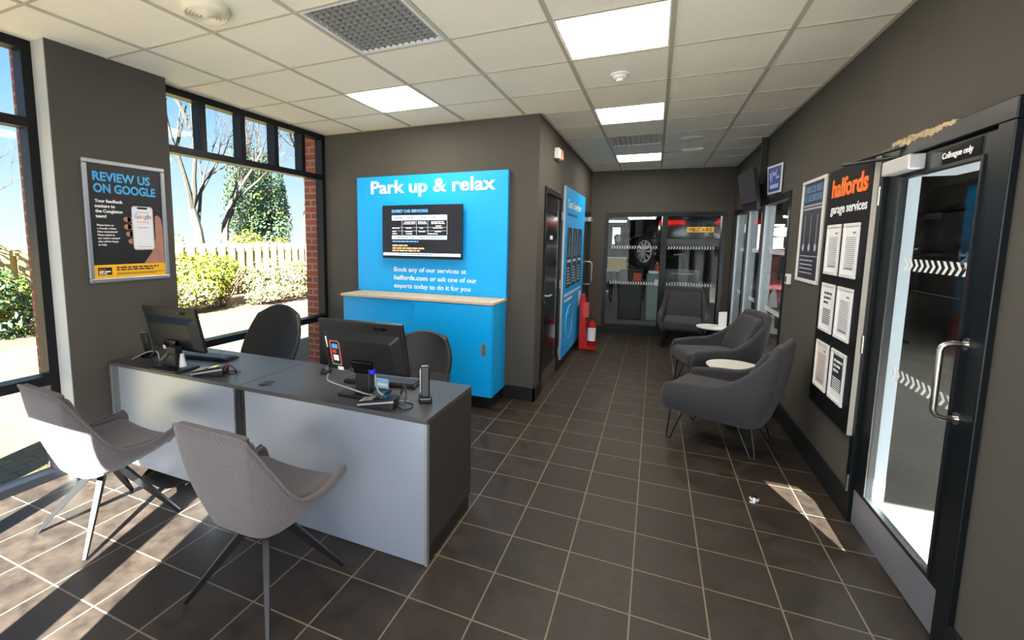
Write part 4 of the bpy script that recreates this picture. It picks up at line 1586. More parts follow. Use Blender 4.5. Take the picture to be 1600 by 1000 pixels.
t = thing('wall_sign', 'blue and white curled sign above the glazed screen on the right wall', 'sign', (XR, 3.95, 2.05))
n_ = 10
P, F = [], []
for j in range(n_ + 1):
    for i in range(n_ + 1):
        s_, q = i / n_, j / n_
        P.append((XR - .012 - .045 * (1 - s_) - .02 * (1 - s_) ** 2 * q, 4.1 - .34 * s_, 2.06 + .28 * q))
for j in range(n_):
    for i in range(n_):
        a = j * (n_ + 1) + i
        F.append((a, a + 1, a + n_ + 2, a + n_ + 1))
o_ = MB().add(P, F).build('sign_sheet', M_paper, t, smooth=True, recalc=False, solid=.003)


def curl(s_, q, d=.0):
    return Vector((XR - .012 - .045 * (1 - s_) - .02 * (1 - s_) ** 2 * q - d * .93, 4.1 - .34 * s_ - d * .36, 2.06 + .28 * q))


def curl_patch(s0, s1, q0, q1, d):
    m_ = MB()
    k = 6
    P = [curl(s0 + (s1 - s0) * i / k, q0 + (q1 - q0) * j / k, d) for j in range(k + 1) for i in range(k + 1)]
    F = [(j * (k + 1) + i, j * (k + 1) + i + 1, (j + 1) * (k + 1) + i + 1, (j + 1) * (k + 1) + i) for j in range(k) for i in range(k)]
    return m_.add(P, F)


curl_patch(.08, .92, .07, .93, .0035).build('blue_field', mat('sign_blue', (22, 40, 140), .5), o_, recalc=False)
pm = MB()
for (a, b, c, d) in ((.2, .28, .48, .74), (.32, .36, .44, .8), (.4, .56, .62, .74), (.6, .64, .48, .82), (.66, .82, .5, .58), (.2, .8, .18, .32), (.25, .34, .4, .44)):
    q_ = curl_patch(a, b, c, d, .0045)
    pm.add(q_.v, q_.f)
pm.build('sign_print', mat('sign_pale', (150, 190, 235), .5), o_, recalc=False)

# tilted screen on a ceiling pole
t = thing('corner_screen', 'grey tilted screen on a black ceiling bracket above the glazed screen', 'screen', (1.97, 4.58, H))
ya, ti = -1.49, .18
c0 = Vector((1.845, 4.66, 2.19))
fx = Vector((math.cos(ya), math.sin(ya), 0))
fy = Vector((0, 0, 1)) * math.cos(ti) + Vector((fx.y, -fx.x, 0)) * math.sin(ti)
fT = Fr(c0, fx, fy)
MB().fbox(fT, -.31, .31, -.19, .19, -.045, 0).build('screen_housing', M_black, t, bevel=.005)
MB().fbox(fT, -.3, .3, -.17, .18, 0, .001).build('display', mat('screen_off', (66, 66, 80), .25), t)
MB().fbox(fT, -.28, .28, -.26, -.192, -.04, -.004).build('sound_bar', mat('maroon_trim', (42, 18, 28), .4), t)
mb = MB()
mb.box(1.95, 1.995, 4.55, 4.61, 2.22, H)
mb.tube([(1.97, 4.58, 2.24), c0 - fT.n * .03], .02, 8)
mb.build('bracket_pole', M_black, t)

t = thing('door_stop', 'small chrome door stop on the floor by the sun patch', 'door stop', (1.55, 1.53, 0))
MB().lathe([(0, .03), (.016, .03), (.02, .024), (.022, .008), (.03, 0)], (0, 0, 0), 22).build('stop_body', M_chrome, t, world=False, smooth=True)
MB().lathe([(.0205, .012), (.025, .013), (.025, .02), (.0205, .021)], (0, 0, 0), 22).build('rubber_ring', M_white, t, world=False, smooth=True)

# ================================================================ WORKSHOP BEYOND THE GLAZING
BX, BY, BZ = 9.0, 19.0, 4.6
mb = MB()
mb.box(2.12, BX, -2.15, BY, -.12, -.001)
mb.box(-2.0, 2.12, 6.92, BY, -.12, -.001)
struct(mb.build('floor_workshop', M_bayfloor))
mb = MB()
mb.box(2.06, BX, -2.15, BY, BZ, BZ + .15)
mb.box(-2.0, 2.06, 7.0, BY, BZ, BZ + .15)
struct(mb.build('ceiling_workshop', M_bay))
mb = MB()
mb.box(BX, BX + .15, -2.15, BY, 0, BZ)
mb.box(-2.15, BX, BY, BY + .15, 0, BZ)
mb.box(-2.15, -2.0, 6.8, BY, 0, BZ)
mb.box(-2.0, 2.01, 6.86, 6.95, H, BZ)
mb.box(2.06, 2.11, -2.15, 6.9, H, BZ)
# front wall with the roller door opening
mb.box(2.11, 2.98, -2.15, -2.0, 0, BZ)
mb.box(6.6, BX, -2.15, -2.0, 0, BZ)
mb.box(2.98, 6.6, -2.15, -2.0, 2.78, BZ)
struct(mb.build('wall_workshop', M_bay))

tube_label = ['tube light over the workshop, seen at the top of the end glazing',
              'tube light deep in the workshop behind the raised cars', 'tube light over the red car', 'tube light over the workshop beside the glazed door']
M_tube = mat('tube_glow', (255, 250, 240), .5, emit=18)
for (x, y, z, L, ang), lb in zip([(-.2, 12.5, 2.16, .7, .1), (.62, 9.35, 2.1, .6, .05), (3.4, 8.2, 3.2, 1.4, 1.2), (4.6, 5.2, 3.1, 1.4, .4)], tube_label):
    t = thing('tube_light', lb, 'light', (x, y, z), ang, 'workshop tube lights')
    MB().box(-L / 2, L / 2, -.05, .05, 0, .05).build('housing', M_white, t, world=False)
    MB().cyl((-L / 2 + .03, 0, -.02), (L / 2 - .03, 0, -.02), .018, .018, 12).build('tube', M_tube, t, world=False, smooth=True)
    MB().tube([(-L / 2 + .1, 0, .05), (-L / 2 + .1, 0, BZ - z)], .006, 6).tube([(L / 2 - .1, 0, .05), (L / 2 - .1, 0, BZ - z)], .006, 6).build('hanger', M_darkgrey, t, world=False)


for (x, y), lb in zip([(3.6, 3.4), (5.6, 4.2)], ['wide panel light under the workshop roof just beyond the glazed colleague door', 'wide panel light under the workshop roof farther out from the glazed colleague door']):
    t = thing('bay_fill_light', lb, 'light', (x, y, 4.25), 0, 'workshop panel lights')  # unseen panels, added only to light the workshop floor
    MB().box(-.65, .65, -.2, .2, 0, .06).build('housing', M_white, t, world=False, bevel=.01)
    MB().box(-.62, .62, -.17, .17, -.012, 0).build('diffuser', mat('bay_fill_glow', (255, 252, 244), .5, emit=22), t, world=False)
    MB().tube([(-.5, 0, .06), (-.5, 0, BZ - 4.25)], .006, 6).tube([(.5, 0, .06), (.5, 0, BZ - 4.25)], .006, 6).build('hanger', M_darkgrey, t, world=False)


def car(name, label, loc, rot, paint, plate=None):
    """A hatchback; local +y is forward, origin on the ground under the middle."""
    t = thing(name, label, 'car', loc, rot)
    M_p = paint
    # stations along the length: y, half width, sill z, shoulder z, roof z, roof half width
    S = [(-2.02, .62, .42, .78, .86, .5), (-1.95, .78, .3, .84, .98, .6), (-1.75, .84, .24, .9, 1.3, .6), (-1.45, .86, .22, .93, 1.43, .6), (-.6, .87, .2, .94, 1.49, .6),
         (.2, .87, .2, .93, 1.46, .6), (.7, .87, .2, .92, 1.25, .6), (1.1, .86, .2, .9, 1.0, .62), (1.6, .83, .22, .84, .9, .6), (1.9, .74, .28, .72, .78, .55), (2.02, .6, .36, .62, .66, .45)]
    P, F = [], []
    for (y, w_, zs, zb, zr, wr) in S:
        ring = [(w_ * .8, zs), (w_, zs + .12), (w_ * 1.01, (zs + zb) / 2), (w_ * .98, zb), (wr + (w_ * .98 - wr) * .15, zb + (zr - zb) * .82), (wr * .8, zr)]
        for x, z in ring:
            P.append((x, y, z))
        for x, z in reversed(ring):
            P.append((-x, y, z))
    n = 12
    for k in range(len(S) - 1):
        for i in range(n):
            F.append((k * n + i, k * n + (i + 1) % n, (k + 1) * n + (i + 1) % n, (k + 1) * n + i))
    F += [tuple(range(n - 1, -1, -1)), tuple((len(S) - 1) * n + i for i in range(n))]
    body = MB().add(P, F).build('body', M_p, t, world=False, smooth=True, sub=2)
    gl = MB()
    for s_ in (1, -1):
        gl.add([(s_ * .865, -1.35, .96), (s_ * .872, .45, .95), (s_ * .69, .15, 1.36), (s_ * .69, -1.2, 1.36),
                (s_ * .835, -1.35, .96), (s_ * .842, .45, .95), (s_ * .66, .15, 1.36), (s_ * .66, -1.2, 1.36)],
               [(0, 1, 2, 3), (4, 7, 6, 5), (0, 4, 5, 1), (1, 5, 6, 2), (2, 6, 7, 3), (3, 7, 4, 0)])
    gl.add([(-.6, -1.985, .97), (.6, -1.985, .97), (.52, -1.74, 1.33), (-.52, -1.74, 1.33), (-.6, -1.94, .95), (.6, -1.94, .95), (.52, -1.69, 1.31), (-.52, -1.69, 1.31)],
           [(0, 1, 2, 3), (4, 7, 6, 5), (0, 4, 5, 1), (1, 5, 6, 2), (2, 6, 7, 3), (3, 7, 4, 0)])
    gl.build('car_glass', M_blackgloss, t, world=False)
    MB().box(-.74, .74, -2.05, -1.95, .3, .48).build('bumper', mat('bumper_grey', (96, 98, 100), .5), t, world=False, bevel=.03, smooth=True)
    for s_ in (1, -1):
        tl = MB()
        tl.box(*sorted((s_ * .3, s_ * .82)), -2.045, -1.9, .775, .9)
        tl.build('tail_light', mat('tail_red', (190, 10, 14), .15, emit=.12, ergb=(255, 16, 20)), t, world=False, bevel=.03, smooth=True)
    if plate:
        pl_ = MB().box(-.26, .26, -2.072, -2.05, .62, .735).build('number_plate', mat('plate_yellow_glow', (250, 186, 20), .4, emit=.12), t, world=False)  # faint glow put into the plate's yellow, though it is no lamp
        fpl = Fr((0, -2.073, .62), (1, 0, 0), (0, 0, 1))
        tm = text_mb(plate, fpl, 0, .022, .072, width=.44, align='C', bold=.01)
        tm.build('plate_letters', M_black, pl_, world=False, recalc=False)
    for s_, y in ((1, -1.28), (-1, -1.28), (1, 1.28), (-1, 1.28)):
        c_ = Vector((s_ * .76, y, .32))
        Mx = Matrix.Rotation(PI / 2 * s_, 4, 'Y')
        wh = MB().lathe([(.2, -.1), (.29, -.1), (.315, -.07), (.315, .07), (.29, .1), (.2, .1), (.2, -.1)], c_, 28, Mx)
        whl = wh.build('wheel', mat('tyre', (20, 20, 20), .8), t, world=False, smooth=True)
        rm = MB()
        rm.lathe([(.2, .095), (.215, .1), (.22, .085), (.2, .07), (.2, .095)], c_, 28, Mx)
        rm.lathe([(0, .085), (.05, .085), (.06, .06), (0, .05)], c_, 16, Mx)
        for k in range(10):
            a = k * 2 * PI / 10
            q = Vector((0, math.cos(a), math.sin(a)))
            r_ = Vector((0, -math.sin(a), math.cos(a)))
            p0, p1 = c_ + q * .04 + Vector((s_ * .075, 0, 0)), c_ + q * .205 + Vector((s_ * .085, 0, 0))
            rm.add([p0 + r_ * .012, p0 - r_ * .012, p1 - r_ * .02, p1 + r_ * .02,
                    p0 + r_ * .012 - Vector((s_ * .03, 0, 0)), p0 - r_ * .012 - Vector((s_ * .03, 0, 0)), p1 - r_ * .02 - Vector((s_ * .03, 0, 0)), p1 + r_ * .02 - Vector((s_ * .03, 0, 0))],
                   [(0, 1, 2, 3), (4, 7, 6, 5), (0, 4, 5, 1), (1, 5, 6, 2), (2, 6, 7, 3), (3, 7, 4, 0)])
        rm.build('rim', M_rim, whl, world=False, smooth=True)
    return t


M_cardark = mat('car_paint_dark', (52, 54, 56), .25, metal=.4, coat=.6)
M_carolive = mat('car_paint_olive', (70, 68, 54), .3, metal=.3, coat=.5)
M_carred = mat('car_paint_red', (146, 18, 22), .25, coat=.6)
LIFT = 1.165
car('car', 'dark hatchback raised on a lift with a yellow rear plate behind the end glazing', (1.8, 11.87, LIFT), math.radians(0), M_cardark, 'PBZ 695')
car('car', 'dark olive car raised on a lift facing the end glazing, behind the plated car', (.62, 16.6, 1.05), math.radians(180), M_carolive)
car('car', 'red car on the workshop floor behind the right glazed screen', (3.4, 9.5, 0), math.radians(0), M_carred)
car('car', 'dark car raised on a lift beyond the glazed colleague door', (5.62, 8.1, 1.1), math.radians(0), M_cardark)


def lift(label, loc, rot, h, span):
    t = thing('vehicle_lift', label, 'vehicle lift', loc, rot, 'workshop vehicle lifts')
    for s_ in (1, -1):
        x = s_ * span
        MB().box(x - .1, x + .1, -.12, .12, 0, 2.9).build('post', mat('lift_blue', (34, 38, 46), .5), t, world=False, bevel=.01)
        MB().box(x - .2, x + .2, -.3, .3, 0, .03).build('post_base', M_darkgrey, t, world=False)
        am = MB()
        am.tube([(x - s_ * .08, .05, h), (x - s_ * .5, 1.0, h)], .045, 8)
        am.tube([(x - s_ * .08, -.05, h), (x - s_ * .5, -1.0, h)], .045, 8)
        for q in (1, -1):
            am.cyl((x - s_ * .5, q * 1.0, h), (x - s_ * .5, q * 1.0, h + .12), .06, .06, 12)
        am.build('lift_arm', mat('lift_arm', (70, 70, 72), .5), t, world=False, smooth=True)
    MB().box(-span, span, -.08, .08, 2.9, 3.02).build('cross_beam', M_darkgrey, t, world=False)
    return t


lift('two post lift under the raised car with the yellow plate', (1.8, 11.9, 0), 0, LIFT + .08, 1.3)
lift('two post lift under the raised olive car', (.62, 16.6, 0), 0, 1.13, 1.3)
lift('two post lift beyond the glazed colleague door', (5.62, 8.1, 0), 0, 1.18, 1.15)

# workshop windows in the back wall and far openings: pale daylight
M_day = mat('daylight_pane', (200, 228, 240), .4, emit=1.1, ergb=(196, 226, 240))
M_day2 = mat('daylight_warm', (255, 236, 226), .4, emit=1.6, ergb=(255, 232, 222))
FBW = Fr((0, BY, 0), (1, 0, 0), (0, 0, 1))
for nm, (a, b, c, d), mm in (('window_6', (-.86, -.42, 1.42, 2.2), M_day), ('window_7', (3.7, 5.3, 1.0, 2.3), M_day2)):
    r = struct(MB().frame(FBW, a, b, c, d, .04, 0, .03).build(nm, M_darkgrey))
    MB().fbox(FBW, a + .03, b - .03, c + .03, d - .03, 0, .012).build('pane', mm, r)

t = thing('wall_lamp', 'bright oval lamp on the far workshop wall seen through the right glazed screen', 'lamp', (5.15, BY, 1.97))
MB().sphere((0, -.06, 0), .32, .06, .17, 20, 12).build('lamp_shade', M_tube, t, world=False, smooth=True)
MB().box(-.36, .36, -.04, 0, -.2, .2).build('back_plate', M_darkgrey, t, world=False, bevel=.01)
t = thing('tool_chest', 'grey steel tool chest on the workshop floor behind the far armchair', 'tool chest', (1.42, 8.55, 0))
MB().box(-.3, .3, -.22, .22, .1, 1.02).build('carcass', mat('chest_grey', (112, 114, 118), .5), t, world=False, bevel=.008)
for k in range(5):
    d_ = MB().box(-.28, .28, -.232, -.22, .13 + .175 * k, .29 + .175 * k).build('drawer', mat('chest_drawer', (98, 100, 104), .45), t, world=False, bevel=.004)
    MB().box(-.2, .2, -.245, -.232, .25 + .175 * k, .265 + .175 * k).build('drawer_handle', M_alu, d_, world=False)
for sx in (-.24, .24):
    for sy in (-.16, .16):
        MB().cyl((sx - .02, sy, .05), (sx + .02, sy, .05), .05, .05, 12).build('castor', M_black, t, world=False, smooth=True)
t = thing('tyre_machine', 'pale green grey upright machine in the workshop left of the tool chest', 'machine', (.92, 8.3, 0))
MB().box(-.13, .13, -.15, .15, 0, .95).build('column', mat('machine_grey', (128, 144, 142), .5), t, world=False, bevel=.03, smooth=True)
MB().box(-.1, .16, -.13, .13, .95, 1.0).build('top_tray', M_alu, t, world=False, bevel=.008)
MB().box(.02, .12, -.165, -.15, .72, .84).build('control_panel', M_paper, t, world=False, bevel=.004)
t = thing('spray_bottle', 'red bottle standing on the pale green grey machine', 'bottle', (.97, 8.3, 1.0))
MB().cyl((0, 0, 0), (0, 0, .13), .038, .034, 14).build('bottle_body', mat('bottle_red', (222, 60, 40), .4), t, world=False, smooth=True)
MB().cyl((0, 0, .13), (0, 0, .17), .014, .012, 12).build('bottle_cap', M_paper, t, world=False, smooth=True)
t = thing('wheel_balancer', 'dark wheel balancing machine left of the pale green grey machine', 'machine', (.5, 8.35, 0))
MB().box(-.22, .22, -.16, .2, 0, 1.0).build('cabinet', mat('balancer_dark', (38, 40, 44), .5), t, world=False, bevel=.02)
MB().box(-.04, .04, .05, .13, 1.0, 1.5).build('arm', M_darkgrey, t, world=False)
ax_ = Vector((.8, -.6, 0)) * .18
MB().cyl((0, .09, 1.38), Vector((0, .09, 1.38)) + ax_, .025, .025, 12).build('spindle', M_steel, t, world=False, smooth=True)
MB().box(.05, .2, -.2, -.16, .8, .95).build('control_panel', mat('panel_orange', (206, 84, 44), .5), t, world=False)
t = thing('alloy_wheel', 'loose alloy wheel held on the dark balancing machine', 'wheel', (.5 + ax_.x, 8.44 + ax_.y, 1.38), math.atan2(-.6, .8))
Mx = Matrix.Rotation(PI / 2, 4, 'Y')
MB().lathe([(.215, -.1), (.29, -.1), (.315, -.07), (.315, .07), (.29, .1), (.215, .1), (.215, -.1)], (0, 0, 0), 28, Mx).build('tyre', mat('tyre', (20, 20, 20), .8), t, world=False, smooth=True)
rm = MB()
rm.lathe([(.205, .095), (.222, .103), (.226, .085), (.205, .07), (.205, .095)], (0, 0, 0), 28, Mx)
rm.lathe([(0, .085), (.05, .085), (.06, .06), (0, .05)], (0, 0, 0), 16, Mx)
for k in range(10):
    a = k * 2 * PI / 10
    q = Vector((0, math.cos(a), math.sin(a)))
    r_ = Vector((0, -math.sin(a), math.cos(a)))
    p0, p1 = q * .04 + Vector((.075, 0, 0)), q * .21 + Vector((.09, 0, 0))
    dx = Vector((.03, 0, 0))
    rm.add([p0 + r_ * .012, p0 - r_ * .012, p1 - r_ * .022, p1 + r_ * .022, p0 + r_ * .012 - dx, p0 - r_ * .012 - dx, p1 - r_ * .022 - dx, p1 + r_ * .022 - dx],
           [(0, 1, 2, 3), (4, 7, 6, 5), (0, 4, 5, 1), (1, 5, 6, 2), (2, 6, 7, 3), (3, 7, 4, 0)])
rm.build('rim', M_rim, t, world=False, smooth=True)
t = thing('work_bench', 'workbench with a yellow crate front at the left of the end glazing', 'workbench', (.18, 9.9, 0))
MB().box(-.5, .3, -.3, .3, .88, .92).build('bench_top', M_alu, t, world=False)
for sx in (-.46, .26):
    for sy in (-.26, .26):
        MB().box(sx - .025, sx + .025, sy - .025, sy + .025, 0, .88).build('leg', M_darkgrey, t, world=False)
t = thing('parts_crate', 'yellow parts crate standing on the workbench', 'crate', (.12, 9.7, .92))
mb = MB()
mb.box(-.2, .2, -.1, .1, 0, .012)
for bx in ((-.2, .2, -.1, -.088), (-.2, .2, .088, .1), (-.2, -.188, -.088, .088), (.188, .2, -.088, .088)):
    mb.box(bx[0], bx[1], bx[2], bx[3], .012, .26)
mb.build('crate_shell', mat('crate_yellow', (222, 196, 110), .5, noise=.2, scale=12), t, world=False)
MB().box(-.21, .21, -.11, .11, .26, .29).build('crate_rim', M_paper, t, world=False)


# people in the workshop
def person(label, loc, rot, shirt, hair=(30, 24, 20), arm_fwd=.2):
    t = thing('person', label, 'person', loc, rot)
    J = {'pelvis': (0, 0, .95), 'chest': (0, .01, 1.28), 'neck': (0, .0, 1.47), 'head': (0, .025, 1.62), 'top': (0, .02, 1.74)}
    V, E, R_ = [], [], []

    def v(p, r):
        V.append(p)
        R_.append(r)
        return len(V) - 1
    pe = v((0, 0, .95), .15)
    wa = v((0, 0, 1.1), .135)
    ch = v((0, .01, 1.3), .16)
    nk = v((0, 0, 1.47), .06)
    jw = v((0, .02, 1.55), .075)
    hd_ = v((0, .025, 1.64), .095)
    tp = v((0, .015, 1.72), .07)
    E += [(pe, wa), (wa, ch), (ch, nk), (nk, jw), (jw, hd_), (hd_, tp)]
    for s_ in (1, -1):
        sh = v((s_ * .185, 0, 1.38), .065)
        el = v((s_ * .235, -.02 + arm_fwd * .3, 1.1), .047)
        wr = v((s_ * .2, .06 + arm_fwd, .93 + arm_fwd * .6), .033)
        ha = v((s_ * .195, .1 + arm_fwd * 1.2, .86 + arm_fwd * .7), .032)
        E += [(ch, sh), (sh, el), (el, wr), (wr, ha)]
        hp = v((s_ * .1, 0, .86), .1)
        kn = v((s_ * .11, .02, .48), .062)
        an = v((s_ * .115, -.01, .09), .042)
        to = v((s_ * .125, .15, .045), .038)
        E += [(pe, hp), (hp, kn), (kn, an), (an, to)]
    me = bpy.data.meshes.new('body')
    me.from_pydata(V, E, [])
    me.materials.append(shirt)
    ob = bpy.data.objects.new('body', me)
    COL.objects.link(ob)
    ob.parent = t
    sk = ob.modifiers.new('skin', 'SKIN')
    for i, r in enumerate(R_):
        me.skin_vertices[0].data[i].radius = (r, r)
        me.skin_vertices[0].data[i].use_root = (i == 0)
    sk.use_smooth_shade = True
    sb = ob.modifiers.new('round', 'SUBSURF')
    sb.levels = sb.render_levels = 2
    MW[ob] = MW[t]
    fc = MB().sphere((0, .05, 1.635), .07, .075, .1, 16, 12)
    fc.sphere((0, .13, 1.625), .014, .018, .022, 8, 6)
    face = fc.build('face', mat('skin', (206, 160, 136), .6), t, world=False, smooth=True)
    ey = MB()
    for s_ in (1, -1):
        ey.sphere((s_ * .027, .118, 1.65), .009, .007, .006, 8, 6)
    ey.box(-.02, .02, .114, .121, 1.588, 1.594)
    ey.build('eyes_and_mouth', M_black, face, world=False, smooth=True)
    hr = MB().sphere((0, .0, 1.675), .092, .098, .085, 18, 12)
    hr.build('hair', mat('hair_%d' % hair[0], hair, .7), t, world=False, smooth=True)
    for s_ in (1, -1):
        p0 = Vector((s_ * .195, .1 + arm_fwd * 1.2, .86 + arm_fwd * .7))
        hnd_ = MB()
        hnd_.sphere(p0, .022, .035, .045, 12, 8)
        for k in range(4):
            hnd_.tube([p0 + Vector((0, -.02 + .014 * k, -.03)), p0 + Vector((-s_ * .008, -.02 + .014 * k, -.07 + .004 * abs(k - 1))), p0 + Vector((-s_ * .022, -.02 + .014 * k, -.092 + .006 * abs(k - 1)))], .008, 6)
        hnd_.tube([p0 + Vector((0, .025, .0)), p0 + Vector((-s_ * .02, .045, -.03))], .009, 6)
        hnd_.build('hand', mat('skin', (206, 160, 136), .6), t, world=False, smooth=True)
    return t


person('person in dark work clothes standing before the pale window behind the end glazing', (.02, 10.9, 0), math.radians(200), mat('overalls_dark', (28, 30, 36), .9))
person('person in dark clothes standing behind the right glazed screen', (2.33, 7.35, 0), math.radians(165), mat('overalls_navy', (34, 36, 48), .9), (60, 44, 34))
t = thing('wall_towel', 'white cloth hanging on the red car seen through the right glazed screen', 'cloth', (2.75, 7.43, .5))
MB().add([(-.07, 0, 0), (.07, .02, .0), (.05, .02, .22), (.01, .01, .34), (-.05, 0, .2)], [(0, 1, 2, 3, 4)]).build('cloth', M_paper, t, world=False, solid=.01)

# ================================================================ OUTSIDE
g = MB().box(-60, -2.9, -40, 70, -.4, -.15)
struct(g.build('ground_paving', M_pave))
struct(MB().box(-2.9, 40, -60, -2.15, -.4, -.13).build('ground_tarmac', mat('tarmac', (92, 92, 92), .9, noise=.15, scale=8)))
M_bed = mat('mulch', (74, 56, 42), .95, noise=.5, scale=25, bump=.8, bscale=40)
struct(MB().box(-11.5, -7.75, -8, 22, -.3, -.1).build('ground_bed', M_bed))
struct(MB().box(-7.75, -7.6, -8, 22, -.3, -.1).build('trim_3', mat('kerb', (140, 134, 122), .9)))

M_fence = mat('fence_timber', (178, 160, 104), .85, noise=.15, scale=6)
t = thing('fence', 'pale timber hit and miss fence beyond the shrub bed', 'fence', (-10.5, 7, -.1))
mb, mb2 = MB(), MB()
y = -4.0
while y < 20:
    mb.box(-10.47, -10.445, y, y + .2, -.05, 1.44 + random.uniform(-.015, .015))
    mb2.box(-10.56, -10.535, y + .17, y + .36, -.05, 1.40 + random.uniform(-.015, .015))
    y += .325
mb.build('front_boards', M_fence, t)
mb2.build('rear_boards', M_fence, t)
mb = MB()
for z in (.25, 1.2):
    mb.box(-10.535, -10.47, -4, 20, z, z + .09)
mb.build('rail', M_fence, t)
for k in range(9):
    MB().box(-10.6, -10.5, -4 + 3 * k, -3.9 + 3 * k, -.1, 1.5).build('post', M_fence, t)


def bush(label, c, r, n, mats, size, seed, name='shrub', nl=9, nt=40, twigm=None):
    rnd = random.Random(seed)
    t = thing(name, label, name, (c[0], c[1], -.1))
    mb = MB()
    lumps = [(Vector((rnd.uniform(-.55, .55) * r[0], rnd.uniform(-.6, .6) * r[1], rnd.uniform(.3, .72) * r[2])), rnd.uniform(.38, .6)) for _ in range(nl)]
    for k in range(n):
        lc, lr = rnd.choice(lumps)
        d = Vector((rnd.gauss(0, 1), rnd.gauss(0, 1), rnd.gauss(0, 1))).normalized()
        q = rnd.uniform(.55, 1.0) ** .5
        p = lc + Vector((d.x * r[0] * lr * q, d.y * r[1] * lr * q, d.z * r[2] * lr * q * .75))
        if p.z < .0:
            p.z = abs(p.z) * .6
        a = (d + Vector((rnd.uniform(-1, 1), rnd.uniform(-1, 1), rnd.uniform(-.4, 1)))).normalized()
        u = a.orthogonal().normalized()
        v = a.cross(u)
        ang = rnd.uniform(0, 6.28)
        u, v = u * math.cos(ang) + v * math.sin(ang), v * math.cos(ang) - u * math.sin(ang)
        s_ = size * rnd.uniform(.6, 1.3)
        mb.cur = rnd.randrange(len(mats))
        mb.add([p - u * s_, p + v * s_ * .45 - a * s_ * .1, p + u * s_, p - v * s_ * .45 - a * s_ * .1], [(0, 1, 2, 3)])
    mb.build('foliage', mats, t, world=False, recalc=False)
    tw = MB()
    for k in range(nt):
        a = rnd.uniform(0, 6.28)
        d = Vector((math.cos(a) * r[0] * .7, math.sin(a) * r[1] * .7, r[2] * rnd.uniform(.4, .95)))
        tw.tube([Vector((d.x * .15, d.y * .3, 0)), Vector((d.x * .6, d.y * .7, d.z * .6)), d], [.012, .008, .003], 5)
    tw.build('stems', twigm or M_twig, t, world=False)
    return t


M_twig = mat('twig', (120, 98, 78), .9)
M_bark = mat('bark', (58, 54, 48), .95, noise=.3, scale=14, bump=.6, bscale=30)
L_yel = leaf_mat('leaf_yellow', (108, 112, 6), (158, 150, 14))
L_yel2 = leaf_mat('leaf_lime', (58, 80, 12), (114, 120, 22))
L_cream = leaf_mat('leaf_cream', (84, 90, 54), (140, 134, 102))
L_green = leaf_mat('leaf_green', (26, 54, 20), (66, 92, 34))
L_dark = leaf_mat('leaf_dark', (20, 48, 30), (52, 78, 50))
L_ivy = leaf_mat('leaf_ivy', (30, 56, 34), (72, 92, 60))
L_tan = leaf_mat('leaf_tan', (108, 90, 56), (152, 134, 90))
L_pink = leaf_mat('leaf_dry', (112, 86, 66), (158, 132, 104))
bush('bright yellow green shrub in the bed outside the wide window', (-8.85, 6.25, 0), (.85, 1.0, 1.3), 5200, [L_yel, L_yel, L_yel2, L_green], .055, 1)
bush('cream leaved shrub right of the yellow shrub, before the fence', (-8.75, 8.3, 0), (.9, 1.35, 1.15), 5600, [L_cream, L_cream, L_yel2, L_pink], .05, 2)
bush('low dry twiggy shrub left of the yellow shrub', (-8.5, 5.1, 0), (.6, .75, .75), 2200, [L_pink, L_cream, L_yel2], .05, 3)
bush('low dry twiggy shrub at the foot of the cream shrub', (-8.15, 7.55, 0), (.45, .9, .5), 1700, [L_pink, L_tan, L_green], .045, 4)
bush('green shrub in the bed outside the tall window', (-9.0, 1.7, 0), (.8, 1.1, 1.15), 4200, [L_green, L_green, L_yel2, L_dark], .055, 5)
bush('feathery tan shrub behind the green shrub outside the tall window', (-9.9, 1.4, 0), (.5, 1.5, 2.2), 3800, [L_tan, L_yel2, L_cream], .05, 6)
bush('golden shrub rising behind the fence in the wide window', (-11.3, 9.9, 0), (.8, 1.5, 2.0), 5000, [L_yel, L_yel2, L_yel2, L_cream], .06, 7)
bush('yellow green shrub behind the left run of the fence in the wide window', (-11.5, 7.6, 0), (.6, 1.0, 1.75), 2600, [L_yel2, L_cream, L_yel], .055, 8)


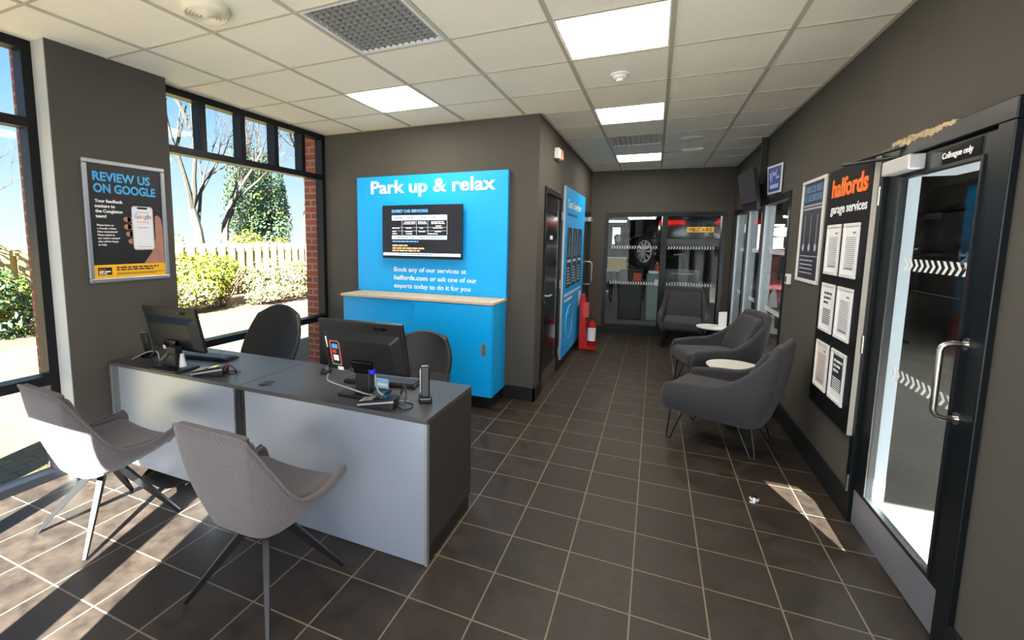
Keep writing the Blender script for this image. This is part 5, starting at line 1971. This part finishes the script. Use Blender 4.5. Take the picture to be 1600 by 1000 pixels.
def tree(label, base, hgt, r0, seed, depth=5, lean=(0, 0), forks=3, leafm=None, nleaf=0, leafband=(0, 1), lsize=.06, spread=.55, trunks=1, lspread=.14, trunk=.36):
    rnd = random.Random(seed)
    t = thing('tree', label, 'tree', base)
    wood = MB()
    leaves = MB()
    pts_for_leaves = []

    def branch(p, d, L, r, k):
        n = 4 if k >= depth - 1 else 3
        pts, rr = [p], [r]
        q = p
        dd = d
        for i in range(n):
            dd = (dd + Vector((rnd.uniform(-.16, .16), rnd.uniform(-.16, .16), rnd.uniform(-.05, .14)))).normalized()
            q = q + dd * L / n
            pts.append(q)
            rr.append(r * (1 - .42 * (i + 1) / n))
            pts_for_leaves.append((q, rr[-1]))
        wood.tube(pts, rr, 7 if r > .04 else 4)
        if k <= 0 or rr[-1] < .003:
            return
        for j in range(forks if k < depth else forks):
            a = rnd.uniform(0, 6.28)
            o = dd.orthogonal().normalized()
            o = o * math.cos(a) + dd.cross(o) * math.sin(a)
            nd = (dd + o * rnd.uniform(spread * .6, spread * 1.5) + Vector((0, 0, .12))).normalized()
            st = pts[-1] if j == 0 else pts[rnd.choice(range(max(1, len(pts) - 2), len(pts)))]
            branch(st, nd, L * rnd.uniform(.62, .85), rr[-1] * rnd.uniform(.55, .85), k - 1)
    for k in range(trunks):
        off = Vector((rnd.uniform(-.1, .1), (k - (trunks - 1) / 2) * .5, 0))
        branch(off, Vector((lean[0], lean[1] + .3 * (k - (trunks - 1) / 2), 1)).normalized(), hgt * trunk, r0, depth)
    wood.build('branches', M_bark, t, world=False, smooth=True, recalc=False)
    if leafm:
        for k in range(nleaf):
            p, r = rnd.choice(pts_for_leaves)
            if not (leafband[0] <= p.z / hgt <= leafband[1]):
                continue
            p = p + Vector((rnd.gauss(0, lspread), rnd.gauss(0, lspread), rnd.gauss(0, lspread * .8)))
            a = Vector((rnd.gauss(0, 1), rnd.gauss(0, 1), rnd.gauss(0, 1))).normalized()
            u = a.orthogonal().normalized()
            v = a.cross(u)
            s_ = lsize * rnd.uniform(.6, 1.3)
            leaves.cur = rnd.randrange(len(leafm))
            leaves.add([p - u * s_, p + v * s_ * .5, p + u * s_, p - v * s_ * .5], [(0, 1, 2, 3)])
        if leaves.f:
            leaves.build('foliage', leafm, t, world=False, recalc=False)
    return t


tree('bare grey tree with leaning branches at the left of the wide window', (-12.2, 8.7, -.1), 10, .19, 21, 5, (0, -.25), 4, None, 0, spread=.55, trunk=.26)
tree('bare grey forked tree standing upright in the wide window, left of the ivy tree', (-12.4, 9.7, -.1), 10, .17, 32, 5, (0, .02), 4, [L_yel2, L_tan], 200, (.2, .6), .05, spread=.5, trunk=.28)
bush('dark ivy covered evergreen in the middle of the wide window', (-13.4, 11.9, 0), (1.3, 1.5, 5.0), 15000, [L_ivy, L_ivy, L_dark, L_dark, L_ivy, L_yel2], .07, 43, 'tree', 16, 60, M_bark)
tree('thick pale trunk tree at the right edge of the wide window beside the brick', (-12.4, 13.55, -.1), 9, .24, 24, 5, (0, .0), 4, [L_ivy, L_dark], 5000, (.05, .3), .06, .6, lspread=.25, trunk=.36)
tree('bare fine branched tree seen through the tall left window', (-12.5, 2.6, -.1), 6.5, .1, 25, 5, (0, -.1), 4, None, 0, spread=.7, trunk=.25)
tree('bare fine branched tree further back through the tall left window', (-15.5, .6, -.1), 8, .12, 26, 5, (0, .1), 4, [L_tan], 300, (.3, 1), .05, spread=.7, trunk=.25)
